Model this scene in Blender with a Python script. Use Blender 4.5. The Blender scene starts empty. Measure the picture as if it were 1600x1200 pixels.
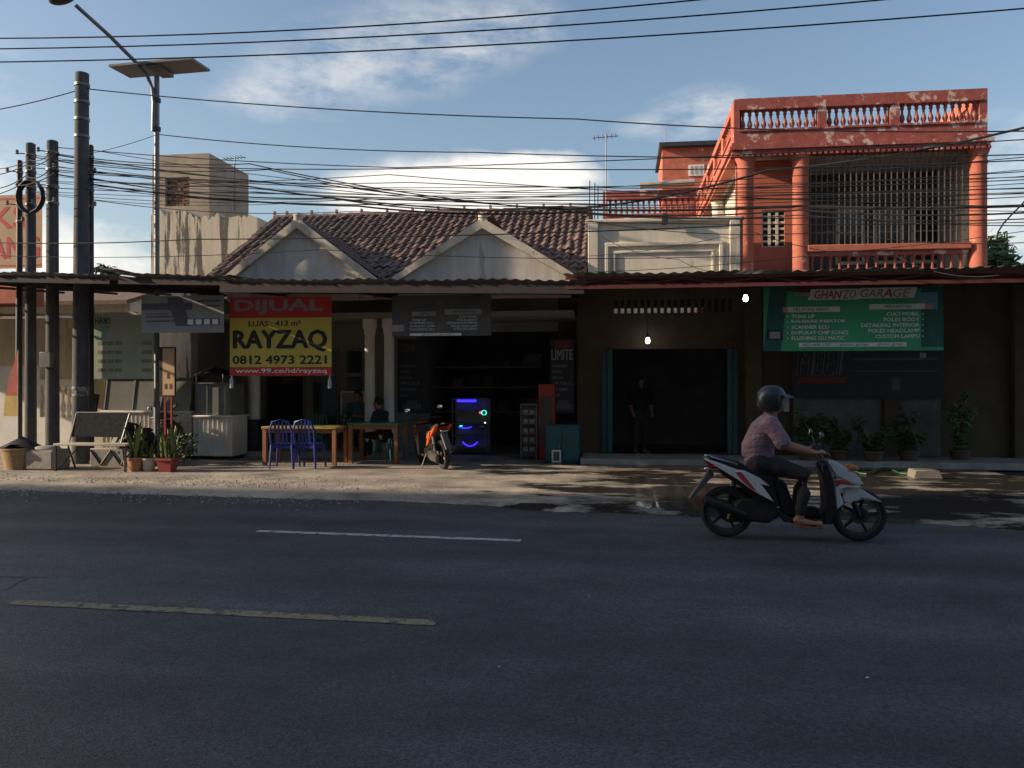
import bpy, bmesh, math, random
from math import sin, cos, pi, radians
from mathutils import Vector, Matrix
random.seed(7)
S = bpy.context.scene
C = S.collection
# ------------------------------------------------------------------ camera, sky, sun, exposure
TH = radians(7.5); F = 1300.0; EYE = 1.58
cam = bpy.data.cameras.new('camera'); camo = bpy.data.objects.new('camera', cam); C.objects.link(camo)
cam.sensor_width = 36; cam.lens = F/1600*36; cam.clip_end = 3000; cam.clip_start = .05
camo.location = (0, 0, EYE); camo.rotation_euler = (pi/2, 0, TH)
S.camera = camo
def ray(px, py):
    u = (px-800)/F; v = (600-py)/F
    return Vector((-sin(TH)+u*cos(TH), cos(TH)+u*sin(TH), v))
def at(px, py, Y):
    r = ray(px, py); t = Y/r.y
    return Vector((r.x*t, Y, EYE+r.z*t))
def gnd(px, py, z=0):
    r = ray(px, py); t = (z-EYE)/r.z
    return Vector((r.x*t, r.y*t, z))
def X_(px, Y): return at(px, 600, Y).x
def Z_(px, py, Y): return at(px, py, Y).z
SUN_EL, SUN_A = radians(20), radians(12)
sdir = Vector((-cos(SUN_EL)*cos(SUN_A), -cos(SUN_EL)*sin(SUN_A), sin(SUN_EL)))
W = bpy.data.worlds.new('World'); S.world = W; W.use_nodes = True
nt = W.node_tree; N = nt.nodes; L = nt.links
for n in list(N): N.remove(n)
out = N.new('ShaderNodeOutputWorld'); bg = N.new('ShaderNodeBackground'); bg.inputs[1].default_value = .11
sky = N.new('ShaderNodeTexSky'); sky.sky_type = 'NISHITA'; sky.sun_disc = False
sky.sun_elevation = SUN_EL; sky.sun_rotation = math.atan2(sdir.x, sdir.y); sky.air_density = 1.1; sky.dust_density = 2.2; sky.ozone_density = 1.5
tc = N.new('ShaderNodeTexCoord')
def mth(op, a, b=None, c=None, clamp=False):
    n = N.new('ShaderNodeMath'); n.operation = op; n.use_clamp = clamp
    for i, v in enumerate((a, b, c)):
        if v is None: continue
        if isinstance(v, (int, float)): n.inputs[i].default_value = v
        else: L.new(v, n.inputs[i])
    return n.outputs[0]
def vmth(op, a, b):
    n = N.new('ShaderNodeVectorMath'); n.operation = op
    for i, v in enumerate((a, b)):
        if isinstance(v, (tuple, Vector)): n.inputs[i].default_value = v
        else: L.new(v, n.inputs[i])
    return n.outputs
noi = N.new('ShaderNodeTexNoise'); noi.inputs['Scale'].default_value = 5.5; noi.inputs['Detail'].default_value = 9; noi.inputs['Roughness'].default_value = .58
L.new(vmth('MULTIPLY', tc.outputs['Generated'], (1, 1, 2.2))[0], noi.inputs['Vector'])
nv = noi.outputs['Fac']
cloud = None
# cloud banks of the sky by direction: centre, horizontal size, vertical size, density
banks = [((740, 315), .20, .062, 1.15), ((850, 285), .11, .045, .95),          ((150, 380), .28, .06, .55), ((330, 335), .2, .04, .45), ((1750, 330), .3, .06, .6), ((-500, 250), .35, .1, .9), ((2300, 250), .35, .1, .8)]
for (p, rx, rz, k) in banks:
    c = ray(*p).normalized()
    d = vmth('SUBTRACT', tc.outputs['Generated'], c)[0]
    d = vmth('MULTIPLY', d, (1/rx, 1/rx, 1/rz))[0]
    ln = vmth('LENGTH', d, (0, 0, 0))[1]
    m = mth('MULTIPLY', mth('SUBTRACT', 1.0, ln, clamp=True), k)
    cloud = m if cloud is None else mth('MAXIMUM', cloud, m)
amt = mth('MULTIPLY_ADD', mth('SUBTRACT', nv, .5), 2.3, mth('MULTIPLY', cloud, 1.5))
amt = mth('MULTIPLY', mth('SUBTRACT', amt, .22), 1.9, clamp=True)
amt = mth('MULTIPLY', amt, mth('MULTIPLY', cloud, 4.0, clamp=True), clamp=True)
wisp = None
for (p, rx, rz) in (((410, 150), .07, .03), ((480, 125), .09, .045), ((560, 95), .11, .055), ((640, 75), .11, .06), ((720, 55), .10, .05), ((800, 40), .08, .035), ((1110, 170), .08, .03), ((1060, 195), .08, .02), ((1480, 250), .2, .05), ((-300, 60), .2, .06), ((2000, 120), .2, .06)):
    c = ray(*p).normalized()
    d = vmth('MULTIPLY', vmth('SUBTRACT', tc.outputs['Generated'], c)[0], (1/rx, 1/rx, 1/rz))[0]
    m = mth('SUBTRACT', 1.0, vmth('LENGTH', d, (0, 0, 0))[1], clamp=True)
    wisp = m if wisp is None else mth('MAXIMUM', wisp, m)
n3 = N.new('ShaderNodeTexNoise'); n3.inputs['Scale'].default_value = 13; n3.inputs['Detail'].default_value = 11; n3.inputs['Roughness'].default_value = .66
mp3 = N.new('ShaderNodeMapping'); mp3.inputs['Rotation'].default_value = (0, radians(-18), 0); mp3.inputs['Scale'].default_value = (1, 1, 2.6); L.new(tc.outputs['Generated'], mp3.inputs[0]); L.new(mp3.outputs[0], n3.inputs['Vector'])
wa = mth('MULTIPLY', mth('MULTIPLY', mth('SUBTRACT', n3.outputs['Fac'], .40), 4.0, clamp=True), mth('MULTIPLY', wisp, 1.5, clamp=True))
amt = mth('MAXIMUM', amt, mth('MULTIPLY', wa, .42))
mix = N.new('ShaderNodeMixRGB'); L.new(amt, mix.inputs[0]); L.new(sky.outputs[0], mix.inputs[1]); mix.inputs[2].default_value = (6.6, 6.3, 5.9, 1)
L.new(mix.outputs[0], bg.inputs[0]); L.new(bg.outputs[0], out.inputs[0])
sl = bpy.data.lights.new('sun', 'SUN'); sl.energy = 4.4; sl.angle = radians(.5); sl.color = (1, .80, .58)
so = bpy.data.objects.new('sun', sl); C.objects.link(so); so.rotation_euler = sdir.to_track_quat('Z', 'Y').to_euler(); so.location = (-30, -10, 30)
S.view_settings.view_transform = 'Standard'; S.view_settings.look = 'None'; S.view_settings.exposure = .62; S.view_settings.gamma = 1
S.render.engine = 'CYCLES'

# ------------------------------------------------------------------ materials
MATS = {}
def M(name, col, rough=.75, var=.18, scale=6., bump=0., bscale=40., metal=0., emit=0., second=None, thr=None, stretch=(1, 1, 1), spec=.4, rnd=0., trans=0., coat=0., bdist=.01):
    """noise-mottled colour; second/thr = patches of a second colour where a noise exceeds a threshold"""
    if name in MATS: return MATS[name]
    m = bpy.data.materials.new(name); m.use_nodes = True; MATS[name] = m
    t = m.node_tree; n = t.nodes; l = t.links; b = n['Principled BSDF']
    b.inputs['Roughness'].default_value = rough; b.inputs['Metallic'].default_value = metal
    b.inputs['Specular IOR Level'].default_value = spec; b.inputs['Coat Weight'].default_value = coat
    b.inputs['Transmission Weight'].default_value = trans
    co = n.new('ShaderNodeTexCoord'); mp = n.new('ShaderNodeMapping'); mp.inputs['Scale'].default_value = stretch
    l.new(co.outputs['Object'], mp.inputs[0])
    no = n.new('ShaderNodeTexNoise'); no.inputs['Scale'].default_value = scale; no.inputs['Detail'].default_value = 7; no.inputs['Roughness'].default_value = .6
    l.new(mp.outputs[0], no.inputs['Vector'])
    r = n.new('ShaderNodeMapRange'); r.inputs[1].default_value = .3; r.inputs[2].default_value = .7; r.inputs[3].default_value = 1-var; r.inputs[4].default_value = 1+var
    l.new(no.outputs['Fac'], r.inputs[0]); val = r.outputs[0]
    if rnd:
        oi = n.new('ShaderNodeObjectInfo'); r2 = n.new('ShaderNodeMapRange'); r2.inputs[3].default_value = 1-rnd; r2.inputs[4].default_value = 1+rnd
        l.new(oi.outputs['Random'], r2.inputs[0]); mm = n.new('ShaderNodeMath'); mm.operation = 'MULTIPLY'; l.new(val, mm.inputs[0]); l.new(r2.outputs[0], mm.inputs[1]); val = mm.outputs[0]
    hs = n.new('ShaderNodeHueSaturation'); hs.inputs['Color'].default_value = (*col, 1); l.new(val, hs.inputs['Value']); colo = hs.outputs[0]
    if second is not None:
        n2 = n.new('ShaderNodeTexNoise'); n2.inputs['Scale'].default_value = scale*.55; n2.inputs['Detail'].default_value = 10; n2.inputs['Roughness'].default_value = .68
        mp2 = n.new('ShaderNodeMapping'); mp2.inputs['Location'].default_value = (3.1, 7.7, 1.3); mp2.inputs['Scale'].default_value = stretch; l.new(co.outputs['Object'], mp2.inputs[0]); l.new(mp2.outputs[0], n2.inputs['Vector'])
        rr = n.new('ShaderNodeMapRange'); rr.inputs[1].default_value = thr; rr.inputs[2].default_value = thr+.04; l.new(n2.outputs['Fac'], rr.inputs[0])
        mx = n.new('ShaderNodeMixRGB'); l.new(rr.outputs[0], mx.inputs[0]); l.new(colo, mx.inputs[1]); mx.inputs[2].default_value = (*second, 1); colo = mx.outputs[0]
    l.new(colo, b.inputs['Base Color'])
    if emit:
        l.new(colo, b.inputs['Emission Color']); b.inputs['Emission Strength'].default_value = emit
    if bump:
        nb = n.new('ShaderNodeTexNoise'); nb.inputs['Scale'].default_value = bscale; nb.inputs['Detail'].default_value = 5; l.new(mp.outputs[0], nb.inputs['Vector'])
        bp = n.new('ShaderNodeBump'); bp.inputs['Strength'].default_value = bump; bp.inputs['Distance'].default_value = bdist; l.new(nb.outputs['Fac'], bp.inputs['Height']); l.new(bp.outputs[0], b.inputs['Normal'])
    return m
def asphalt_mat():
    m = bpy.data.materials.new('asphalt'); m.use_nodes = True; t = m.node_tree; n = t.nodes; l = t.links; bs = n['Principled BSDF']
    co = n.new('ShaderNodeTexCoord')
    def nz(sc, det, ro=.6, st=(1, 1, 1)):
        mp = n.new('ShaderNodeMapping'); mp.inputs['Scale'].default_value = st; l.new(co.outputs['Object'], mp.inputs[0])
        q = n.new('ShaderNodeTexNoise'); q.inputs['Scale'].default_value = sc; q.inputs['Detail'].default_value = det; q.inputs['Roughness'].default_value = ro; l.new(mp.outputs[0], q.inputs[0]); return q.outputs['Fac']
    def mr(x, a, b, c, d):
        q = n.new('ShaderNodeMapRange'); q.inputs[1].default_value = a; q.inputs[2].default_value = b; q.inputs[3].default_value = c; q.inputs[4].default_value = d; l.new(x, q.inputs[0]); return q.outputs[0]
    def mu(a, b):
        q = n.new('ShaderNodeMath'); q.operation = 'MULTIPLY'; l.new(a, q.inputs[0]); l.new(b, q.inputs[1]); return q.outputs[0]
    vo = n.new('ShaderNodeTexVoronoi'); vo.inputs['Scale'].default_value = 85; l.new(co.outputs['Object'], vo.inputs['Vector'])
    sepc = n.new('ShaderNodeSeparateColor'); l.new(vo.outputs['Color'], sepc.inputs[0])
    v = mu(mu(mr(nz(.5, 6, .65, (.5, 1, 1)), .32, .68, .55, 1.45), mr(nz(1.1, 3, .5, (.04, 1, 1)), .3, .7, .7, 1.3)), mu(mr(nz(2.6, 8, .7), .3, .7, .82, 1.18), mr(sepc.outputs[0], 0, 1, .45, 1.6)))
    hs = n.new('ShaderNodeHueSaturation'); hs.inputs['Color'].default_value = (.062, .064, .068, 1); l.new(v, hs.inputs['Value']); l.new(hs.outputs[0], bs.inputs['Base Color'])
    l.new(mr(nz(.5, 4), .3, .7, .48, .72), bs.inputs['Roughness']); bs.inputs['Specular IOR Level'].default_value = .4
    bp = n.new('ShaderNodeBump'); bp.inputs['Strength'].default_value = .9; bp.inputs['Distance'].default_value = .014; l.new(nz(70, 4, .7), bp.inputs['Height'])
    b2 = n.new('ShaderNodeBump'); b2.inputs['Strength'].default_value = .2; b2.inputs['Distance'].default_value = .03; l.new(nz(14, 8, .75), b2.inputs['Height']); l.new(bp.outputs[0], b2.inputs['Normal']); l.new(b2.outputs[0], bs.inputs['Normal'])
    return m
asphalt = asphalt_mat()
concrete = M('concrete', (.33, .31, .28), .9, .25, 3, .4, 30)
cream = M('cream_plaster', (.62, .57, .47), .9, .15, 2.5, .25, 25, second=(.42, .385, .32), thr=.58, stretch=(1.5, 1.5, .4))
white = M('white_paint', (.74, .72, .68), .7, .1, 3, .1, 30)
stained = M('stained_plaster', (.56, .50, .40), .92, .2, 2.2, .4, 18, second=(.12, .11, .095), thr=.53, stretch=(2.0, 2.0, .22))
gablewall = M('gable_plaster', (.52, .49, .45), .9, .18, 3, .3, 20, second=(.36, .335, .30), thr=.565, stretch=(1.6, 1.6, .3))
orange = M('orange_paint', (.43, .13, .085), .8, .22, 4, .2, 30, second=(.68, .50, .40), thr=.62)
redpeel = M('weathered_red_paint', (.30, .08, .065), .8, .3, 7, .4, 30, second=(.55, .42, .36), thr=.56)
brickm = M('old_brick', (.22, .13, .09), .95, .4, 14, .8, 30)
tilem = M('clay_tile', (.15, .098, .078), .85, .3, 7, .3, 40, rnd=.35)
darkmetal = M('dark_metal', (.045, .045, .05), .5, .2, 8, metal=.3)
greymetal = M('grey_metal', (.16, .165, .17), .5, .2, 8, metal=.5)
zinc = M('zinc_sheet', (.20, .18, .17), .55, .3, 3, metal=.4, second=(.15, .07, .04), thr=.60)
redsteel = M('red_oxide_steel', (.13, .035, .03), .7, .2, 6)
brownsteel = M('brown_steel', (.055, .04, .04), .7, .2, 6)
polem = M('pole_concrete', (.085, .085, .09), .9, .25, 4, .3, 30)
wirem = M('cable_black', (.018, .018, .02), .6, 0)
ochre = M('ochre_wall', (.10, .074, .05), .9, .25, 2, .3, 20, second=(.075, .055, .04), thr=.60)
teal = M('teal_paint', (.03, .11, .115), .6, .15, 4)
glass = M('dark_glass', (.02, .024, .028), .08, 0, spec=.6)
wood = M('brown_wood', (.19, .085, .04), .65, .3, 9, stretch=(1, 1, .2))
dark = M('dark_interior', (.32, .31, .31), .95, .2, 3)
black = M('black_plastic', (.018, .018, .02), .4, .1, 8)
rubber = M('tyre_rubber', (.022, .021, .02), .85, .2, 20)
chrome = M('chrome', (.65, .65, .66), .18, 0, metal=1)
mirrorm = M('mirror_glass', (.9, .9, .92), .02, 0, metal=1)
leafm = M('leaf_green', (.055, .10, .03), .6, .3, 12, rnd=.3)
leafy = M('leaf_yellow_green', (.17, .19, .06), .6, .3, 12, rnd=.3)
inkw = M('print_white', (.78, .78, .76), .6, .05); inkk = M('print_black', (.03, .03, .03), .6, .05); inkr = M('print_red', (.55, .05, .05), .6, .05)
inky = M('print_yellow', (.62, .54, .12), .6, .05); inkg = M('print_grey', (.30, .30, .30), .6, .05)
skin = M('skin', (.33, .17, .105), .6, .1, 10)

# ------------------------------------------------------------------ mesh helpers
class B:
    def __init__(s): s.b = bmesh.new()
    def v(s, p): return s.b.verts.new(p)
    def face(s, ps):
        try: return s.b.faces.new([s.v(p) for p in ps])
        except ValueError: return None
    def box(s, x0, x1, y0, y1, z0, z1, rot=None, piv=None):
        vs = [Vector((x, y, z)) for x in (x0, x1) for y in (y0, y1) for z in (z0, z1)]
        if rot is not None:
            pv = Vector(piv) if piv else Vector(((x0+x1)/2, (y0+y1)/2, (z0+z1)/2))
            vs = [rot @ (q-pv)+pv for q in vs]
        q = [s.v(p) for p in vs]
        for f in ((0, 1, 3, 2), (4, 6, 7, 5), (0, 4, 5, 1), (2, 3, 7, 6), (0, 2, 6, 4), (1, 5, 7, 3)): s.b.faces.new([q[i] for i in f])
        return s
    def prism(s, poly, y0, y1, inset=0., axis='y'):
        cx = sum(p[0] for p in poly)/len(poly); cz = sum(p[1] for p in poly)/len(poly)
        def mk(p, y): return (p[0], y, p[1]) if axis == 'y' else (y, p[0], p[1])
        a = [s.v(mk(p, y0)) for p in poly]
        k = 1-inset
        b = [s.v(mk((cx+(p[0]-cx)*k, cz+(p[1]-cz)*k), y1)) for p in poly]
        n = len(poly)
        s.b.faces.new(a); s.b.faces.new(b[::-1])
        for i in range(n): s.b.faces.new((a[i], b[i], b[(i+1) % n], a[(i+1) % n]))
        return s
    def tube(s, pts, r, n=8, caps=True):
        pts = [Vector(p) for p in pts]; rs = r if isinstance(r, (list, tuple)) else [r]*len(pts)
        rings = []; up = Vector((0, 0, 1))
        d0 = (pts[1]-pts[0]).normalized()
        if abs(d0.z) > .95: up = Vector((1, 0, 0))
        for i, p in enumerate(pts):
            d = (pts[min(i+1, len(pts)-1)]-pts[max(i-1, 0)]).normalized()
            a = d.cross(up)
            if a.length < 1e-4: a = Vector((1, 0, 0))
            a.normalize(); b = a.cross(d).normalized()
            rr = rs[i]; rx, ry = rr if isinstance(rr, tuple) else (rr, rr)
            rings.append([s.v(p+a*rx*cos(2*pi*k/n)+b*ry*sin(2*pi*k/n)) for k in range(n)])
        for i in range(len(rings)-1):
            for k in range(n): s.b.faces.new((rings[i][k], rings[i][(k+1) % n], rings[i+1][(k+1) % n], rings[i+1][k]))
        if caps: s.b.faces.new(rings[0][::-1]); s.b.faces.new(rings[-1])
        return s
    def lathe(s, prof, c=(0, 0, 0), n=16, axis='z', cap=True):
        c = Vector(c); rings = []
        for r, h in prof:
            ring = []
            for k in range(n):
                a = 2*pi*k/n
                p = Vector((r*cos(a), r*sin(a), h)) if axis == 'z' else (Vector((r*cos(a), h, r*sin(a))) if axis == 'y' else Vector((h, r*cos(a), r*sin(a))))
                ring.append(s.v(c+p))
            rings.append(ring)
        for i in range(len(rings)-1):
            for k in range(n): s.b.faces.new((rings[i][k], rings[i][(k+1) % n], rings[i+1][(k+1) % n], rings[i+1][k]))
        if cap and prof[0][0] > 0: s.b.faces.new(rings[0][::-1])
        if cap and prof[-1][0] > 0: s.b.faces.new(rings[-1])
        return s
    def ell(s, c, r, n=12, m=8, rot=None):
        c = Vector(c); rows = []
        for i in range(m+1):
            ph = pi*i/m
            row = []
            for k in range(n):
                p = Vector((r[0]*sin(ph)*cos(2*pi*k/n), r[1]*sin(ph)*sin(2*pi*k/n), r[2]*cos(ph)))
                if rot is not None: p = rot @ p
                row.append(s.v(c+p))
            rows.append(row)
        for i in range(m):
            for k in range(n): s.b.faces.new((rows[i][k], rows[i+1][k], rows[i+1][(k+1) % n], rows[i][(k+1) % n]))
        return s
    def bevel(s, w=.01, seg=1):
        bmesh.ops.remove_doubles(s.b, verts=s.b.verts, dist=1e-5)
        bmesh.ops.recalc_face_normals(s.b, faces=s.b.faces)
        es = [e for e in s.b.edges if len(e.link_faces) == 2 and e.calc_face_angle(0) > .5]
        bmesh.ops.bevel(s.b, geom=es, offset=w, segments=seg, affect='EDGES', clamp_overlap=True)
        return s
    def mesh(s, name, mat, smooth=38):
        bmesh.ops.remove_doubles(s.b, verts=s.b.verts, dist=1e-5)
        bmesh.ops.recalc_face_normals(s.b, faces=s.b.faces)
        me = bpy.data.meshes.new(name); s.b.to_mesh(me); s.b.free()
        if mat is not None: me.materials.append(mat)
        if smooth:
            me.polygons.foreach_set('use_smooth', [True]*len(me.polygons)); me.set_sharp_from_angle(angle=radians(smooth))
        return me
def origin(o):
    v = Vector((0, 0, 0))
    while o is not None: v = v+o.location; o = o.parent
    return v
def link(name, me, parent=None, loc=None, rot=None):
    o = bpy.data.objects.new(name, me); C.objects.link(o)
    if parent is not None: o.parent = parent
    if loc is not None: o.location = loc
    if rot is not None: o.rotation_euler = rot
    return o
def part(name, b, mat, parent=None, loc=None, rot=None, world=False, smooth=38):
    """one mesh object; world=True: the shape was drawn in world coordinates and is moved under its (unrotated) parent"""
    if world and parent is not None: bmesh.ops.translate(b.b, vec=-origin(parent), verts=b.b.verts)
    return link(name, b.mesh(name, mat, smooth), parent, loc, rot)
def tag(o, label, cat, group=None):
    o['label'] = label; o['category'] = cat
    if group: o['group'] = group
    return o
def thing(name, label, cat, loc=(0, 0, 0), rz=0, group=None):
    o = link(name, None, None, loc, (0, 0, rz)); o.empty_display_size = .1
    return tag(o, label, cat, group)
def solo(name, b, mat, label, cat, group=None, loc=None, rot=None, smooth=38):
    return tag(part(name, b, mat, None, loc, rot, smooth=smooth), label, cat, group)
def struct(name, b, mat, smooth=38):
    o = part(name, b, mat, smooth=smooth); o['kind'] = 'structure'; return o
def copy_tree(o, parent=None):
    c = o.copy(); C.objects.link(c)
    if parent is not None: c.parent = parent
    for ch in list(o.children): copy_tree(ch, c)
    return c
FONT = {}
def glyphs(s, x0, x1, z0, z1, y, shear=0., bold=.0, mirror=False, disp=None):
    """flat lettering fitted into a box of the XZ plane, facing -Y; returns a B"""
    cu = bpy.data.curves.new('t', 'FONT'); cu.body = s; cu.size = 1; cu.resolution_u = 2; cu.shear = shear
    ob = bpy.data.objects.new('t', cu); C.objects.link(ob)
    dg = bpy.context.evaluated_depsgraph_get(); me = bpy.data.meshes.new_from_object(ob.evaluated_get(dg))
    C.objects.unlink(ob); bpy.data.objects.remove(ob); bpy.data.curves.remove(cu)
    b = B(); b.b.from_mesh(me); bpy.data.meshes.remove(me)
    vs = b.b.verts
    if not len(vs): return b
    ax0 = min(v.co.x for v in vs); ax1 = max(v.co.x for v in vs); ay0 = min(v.co.y for v in vs); ay1 = max(v.co.y for v in vs)
    for v in vs:
        u = (v.co.x-ax0)/max(ax1-ax0, 1e-6); w = (v.co.y-ay0)/max(ay1-ay0, 1e-6)
        if mirror: u = 1-u
        X = x0+u*(x1-x0); Zz = z0+w*(z1-z0)
        v.co = (X, y+(disp(X, Zz) if disp else 0), Zz)
    if bold:
        g0 = b.b.verts[:]+b.b.edges[:]+b.b.faces[:]; e = bold*(z1-z0)*1.1
        for k, (ex, ez) in enumerate(((-1, 0), (1, 0), (0, .7), (0, -.7))):
            d = bmesh.ops.duplicate(b.b, geom=g0)['geom']
            bmesh.ops.translate(b.b, vec=(ex*e, -.00008*(k+1), ez*e), verts=[q for q in d if isinstance(q, bmesh.types.BMVert)])
    return b
def banner(name, label, cat, px0, py0, px1, py1, Y, base, items, amp=.02, sag=0., group=None, thick=.004, seed=0):
    """cloth or board at its place on plane Y: pixel box gives its size; items: ('r',u0,v0,u1,v1,mat) or ('t',text,u0,v0,u1,v1,mat[,shear,bold])"""
    a = at(px0, py0, Y); c = at(px1, py1, Y); pm = (px0+px1)/2
    z1 = Z_(pm, py0, Y); z0 = Z_(pm, py1, Y); x0, x1 = a.x, c.x; w = x1-x0; h = z1-z0
    root = thing(name, label, cat, (x0, Y, z0), 0, group)
    def disp(x, z): return amp*(sin(x*3.1+seed)+.35*sin(x*6.3+seed*2)) if amp else 0
    def top(u): return -sag*(4*u*(1-u)) if sag else 0
    b = B(); nu, nv_ = (28, 10) if amp else (1, 1)
    g = [[b.v((u/nu*w, disp(u/nu*w, v/nv_*h), v/nv_*h+top(u/nu)*max(0, (v/nv_-.75)*4))) for u in range(nu+1)] for v in range(nv_+1)]
    fs = [b.b.faces.new((g[v][u], g[v][u+1], g[v+1][u+1], g[v+1][u])) for v in range(nv_) for u in range(nu)]
    bmesh.ops.solidify(b.b, geom=fs, thickness=-thick)
    part('cloth' if amp else 'board', b, base, root)
    if amp >= .006:
        for u in (.01, .99): part('tie', B().tube([(u*w, disp(u*w, h)+.003, h-.02), (u*w+.02*(1 if u > .5 else -1), .02, h+.14)], .004, 5), wirem, root)
    k = 0
    for it in items:
        k += 1
        off = -.0018-.00016*k-(.0008 if it[0] == 't' else 0)
        if it[0] == 'r':
            _, u0, v0, u1, v1, m = it[:6]; sh = it[6] if len(it) > 6 else 0
            b = B(); n = 14
            lo = [b.v((q, disp(q, v0*h)+off, v0*h)) for q in [(u0+(u1-u0)*i/n)*w for i in range(n+1)]]
            hi = [b.v((q, disp(q, v1*h)+off, v1*h)) for q in [(u0+(u1-u0)*i/n)*w+sh*h for i in range(n+1)]]
            for i in range(n): b.b.faces.new((lo[i], lo[i+1], hi[i+1], hi[i]))
            part('printed_panel', b, m, root, smooth=0)
        else:
            _, s, u0, v0, u1, v1, m = it[:7]; sh = it[7] if len(it) > 7 else 0; bo = it[8] if len(it) > 8 else .0; mi = it[9] if len(it) > 9 else False
            part('lettering', glyphs(s, u0*w, u1*w, v0*h, v1*h, off, sh, bo, mi, disp), m, root, smooth=0)
    return root
exec_later = []

# ------------------------------------------------------------------ ground, road, apron
b = B(); b.face([(-600, -300, -.03), (600, -300, -.03), (600, 900, -.03), (-600, 900, -.03)]); struct('ground', b, M('earth', (.20, .17, .13), .95, .3, .3))
b = B(); b.face([(-300, -2.2, 0), (300, -2.2, 0), (300, -28, 0), (300, 14, 0), (-300, 16, 0)][:3]+[(300, 14, 0), (-300, 18, 0)]); struct('road', b, asphalt, 0)
# pavement: concrete forecourt between road edge and buildings, its worn edge follows the road
edge = [(-700, 745), (-300, 755), (0, 766), (200, 772), (420, 779), (600, 783), (760, 791), (870, 800), (1000, 803), (1100, 808), (1500, 822), (1600, 828), (2000, 845)]
ep = []
for i in range(len(edge)-1):
    for k in range(12):
        f = k/12; p = gnd(edge[i][0]*(1-f)+edge[i+1][0]*f, edge[i][1]*(1-f)+edge[i+1][1]*f)
        p.y += random.uniform(-.05, .05); ep.append(p)
def apron_mat():
    m = bpy.data.materials.new('forecourt'); m.use_nodes = True; t = m.node_tree; n = t.nodes; l = t.links; bs = n['Principled BSDF']
    co = n.new('ShaderNodeTexCoord'); sx = n.new('ShaderNodeSeparateXYZ'); l.new(co.outputs['Object'], sx.inputs[0])
    def nz(sc, det=8, st=(1, 1, 1), ro=.6):
        mp = n.new('ShaderNodeMapping'); mp.inputs['Scale'].default_value = st; l.new(co.outputs['Object'], mp.inputs[0])
        q = n.new('ShaderNodeTexNoise'); q.inputs['Scale'].default_value = sc; q.inputs['Detail'].default_value = det; q.inputs['Roughness'].default_value = ro; l.new(mp.outputs[0], q.inputs[0]); return q.outputs['Fac']
    def mr(x, a, b_, c=0, d=1):
        q = n.new('ShaderNodeMapRange'); q.inputs[1].default_value = a; q.inputs[2].default_value = b_; q.inputs[3].default_value = c; q.inputs[4].default_value = d; l.new(x, q.inputs[0]); return q.outputs[0]
    def ma(op, a, b_):
        q = n.new('ShaderNodeMath'); q.operation = op
        for i, v in enumerate((a, b_)):
            if isinstance(v, (int, float)): q.inputs[i].default_value = v
            else: l.new(v, q.inputs[i])
        return q.outputs[0]
    cr = n.new('ShaderNodeValToRGB'); cr.color_ramp.elements[0].color = (.15, .13, .105, 1); cr.color_ramp.elements[1].color = (.42, .37, .305, 1); cr.color_ramp.elements[0].position = .3; cr.color_ramp.elements[1].position = .7
    l.new(nz(1.3, 10), cr.inputs[0])
    fine = mr(nz(26, 6), .3, .7, .75, 1.2)
    hs = n.new('ShaderNodeHueSaturation'); l.new(cr.outputs[0], hs.inputs['Color']); l.new(fine, hs.inputs['Value'])
    # wash water from the garage: wet patches east of the parked scooter
    reg = mr(sx.outputs['X'], -2.6, .2)
    wsum = ma('ADD', nz(1.0, 10, (.6, 1.3, 1), .68), ma('MULTIPLY', reg, .15))
    damp = mr(wsum, .53, .64); wet = mr(wsum, .585, .63)
    wet = ma('MULTIPLY', wet, mr(sx.outputs['X'], -3.2, -2.4))
    damp = ma('MULTIPLY', damp, mr(sx.outputs['X'], -3.2, -2.4))
    mx = n.new('ShaderNodeMixRGB'); l.new(damp, mx.inputs[0]); l.new(hs.outputs[0], mx.inputs[1]); mx.inputs[2].default_value = (.03, .028, .026, 1)
    l.new(mx.outputs[0], bs.inputs['Base Color']); l.new(mr(wet, 0, 1, .92, .16), bs.inputs['Roughness'])
    bp = n.new('ShaderNodeBump'); bp.inputs['Distance'].default_value = .02; l.new(mr(wet, 0, 1, .6, .06), bp.inputs['Strength']); l.new(nz(18, 7), bp.inputs['Height']); l.new(bp.outputs[0], bs.inputs['Normal'])
    return m
forecourt = apron_mat()
b = B()
ev = [b.v((p.x, p.y, .004)) for p in ep]; e2 = [b.v((p.x, p.y+.22, .05)) for p in ep]; e3 = [b.v((p.x, 34, .05)) for p in ep]
for i in range(len(ep)-1):
    b.b.faces.new((ev[i], ev[i+1], e2[i+1], e2[i])); b.b.faces.new((e2[i], e2[i+1], e3[i+1], e3[i]))
struct('pavement', b, forecourt)
GZ = .05
def G(px, py): return gnd(px, py, GZ)
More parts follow.
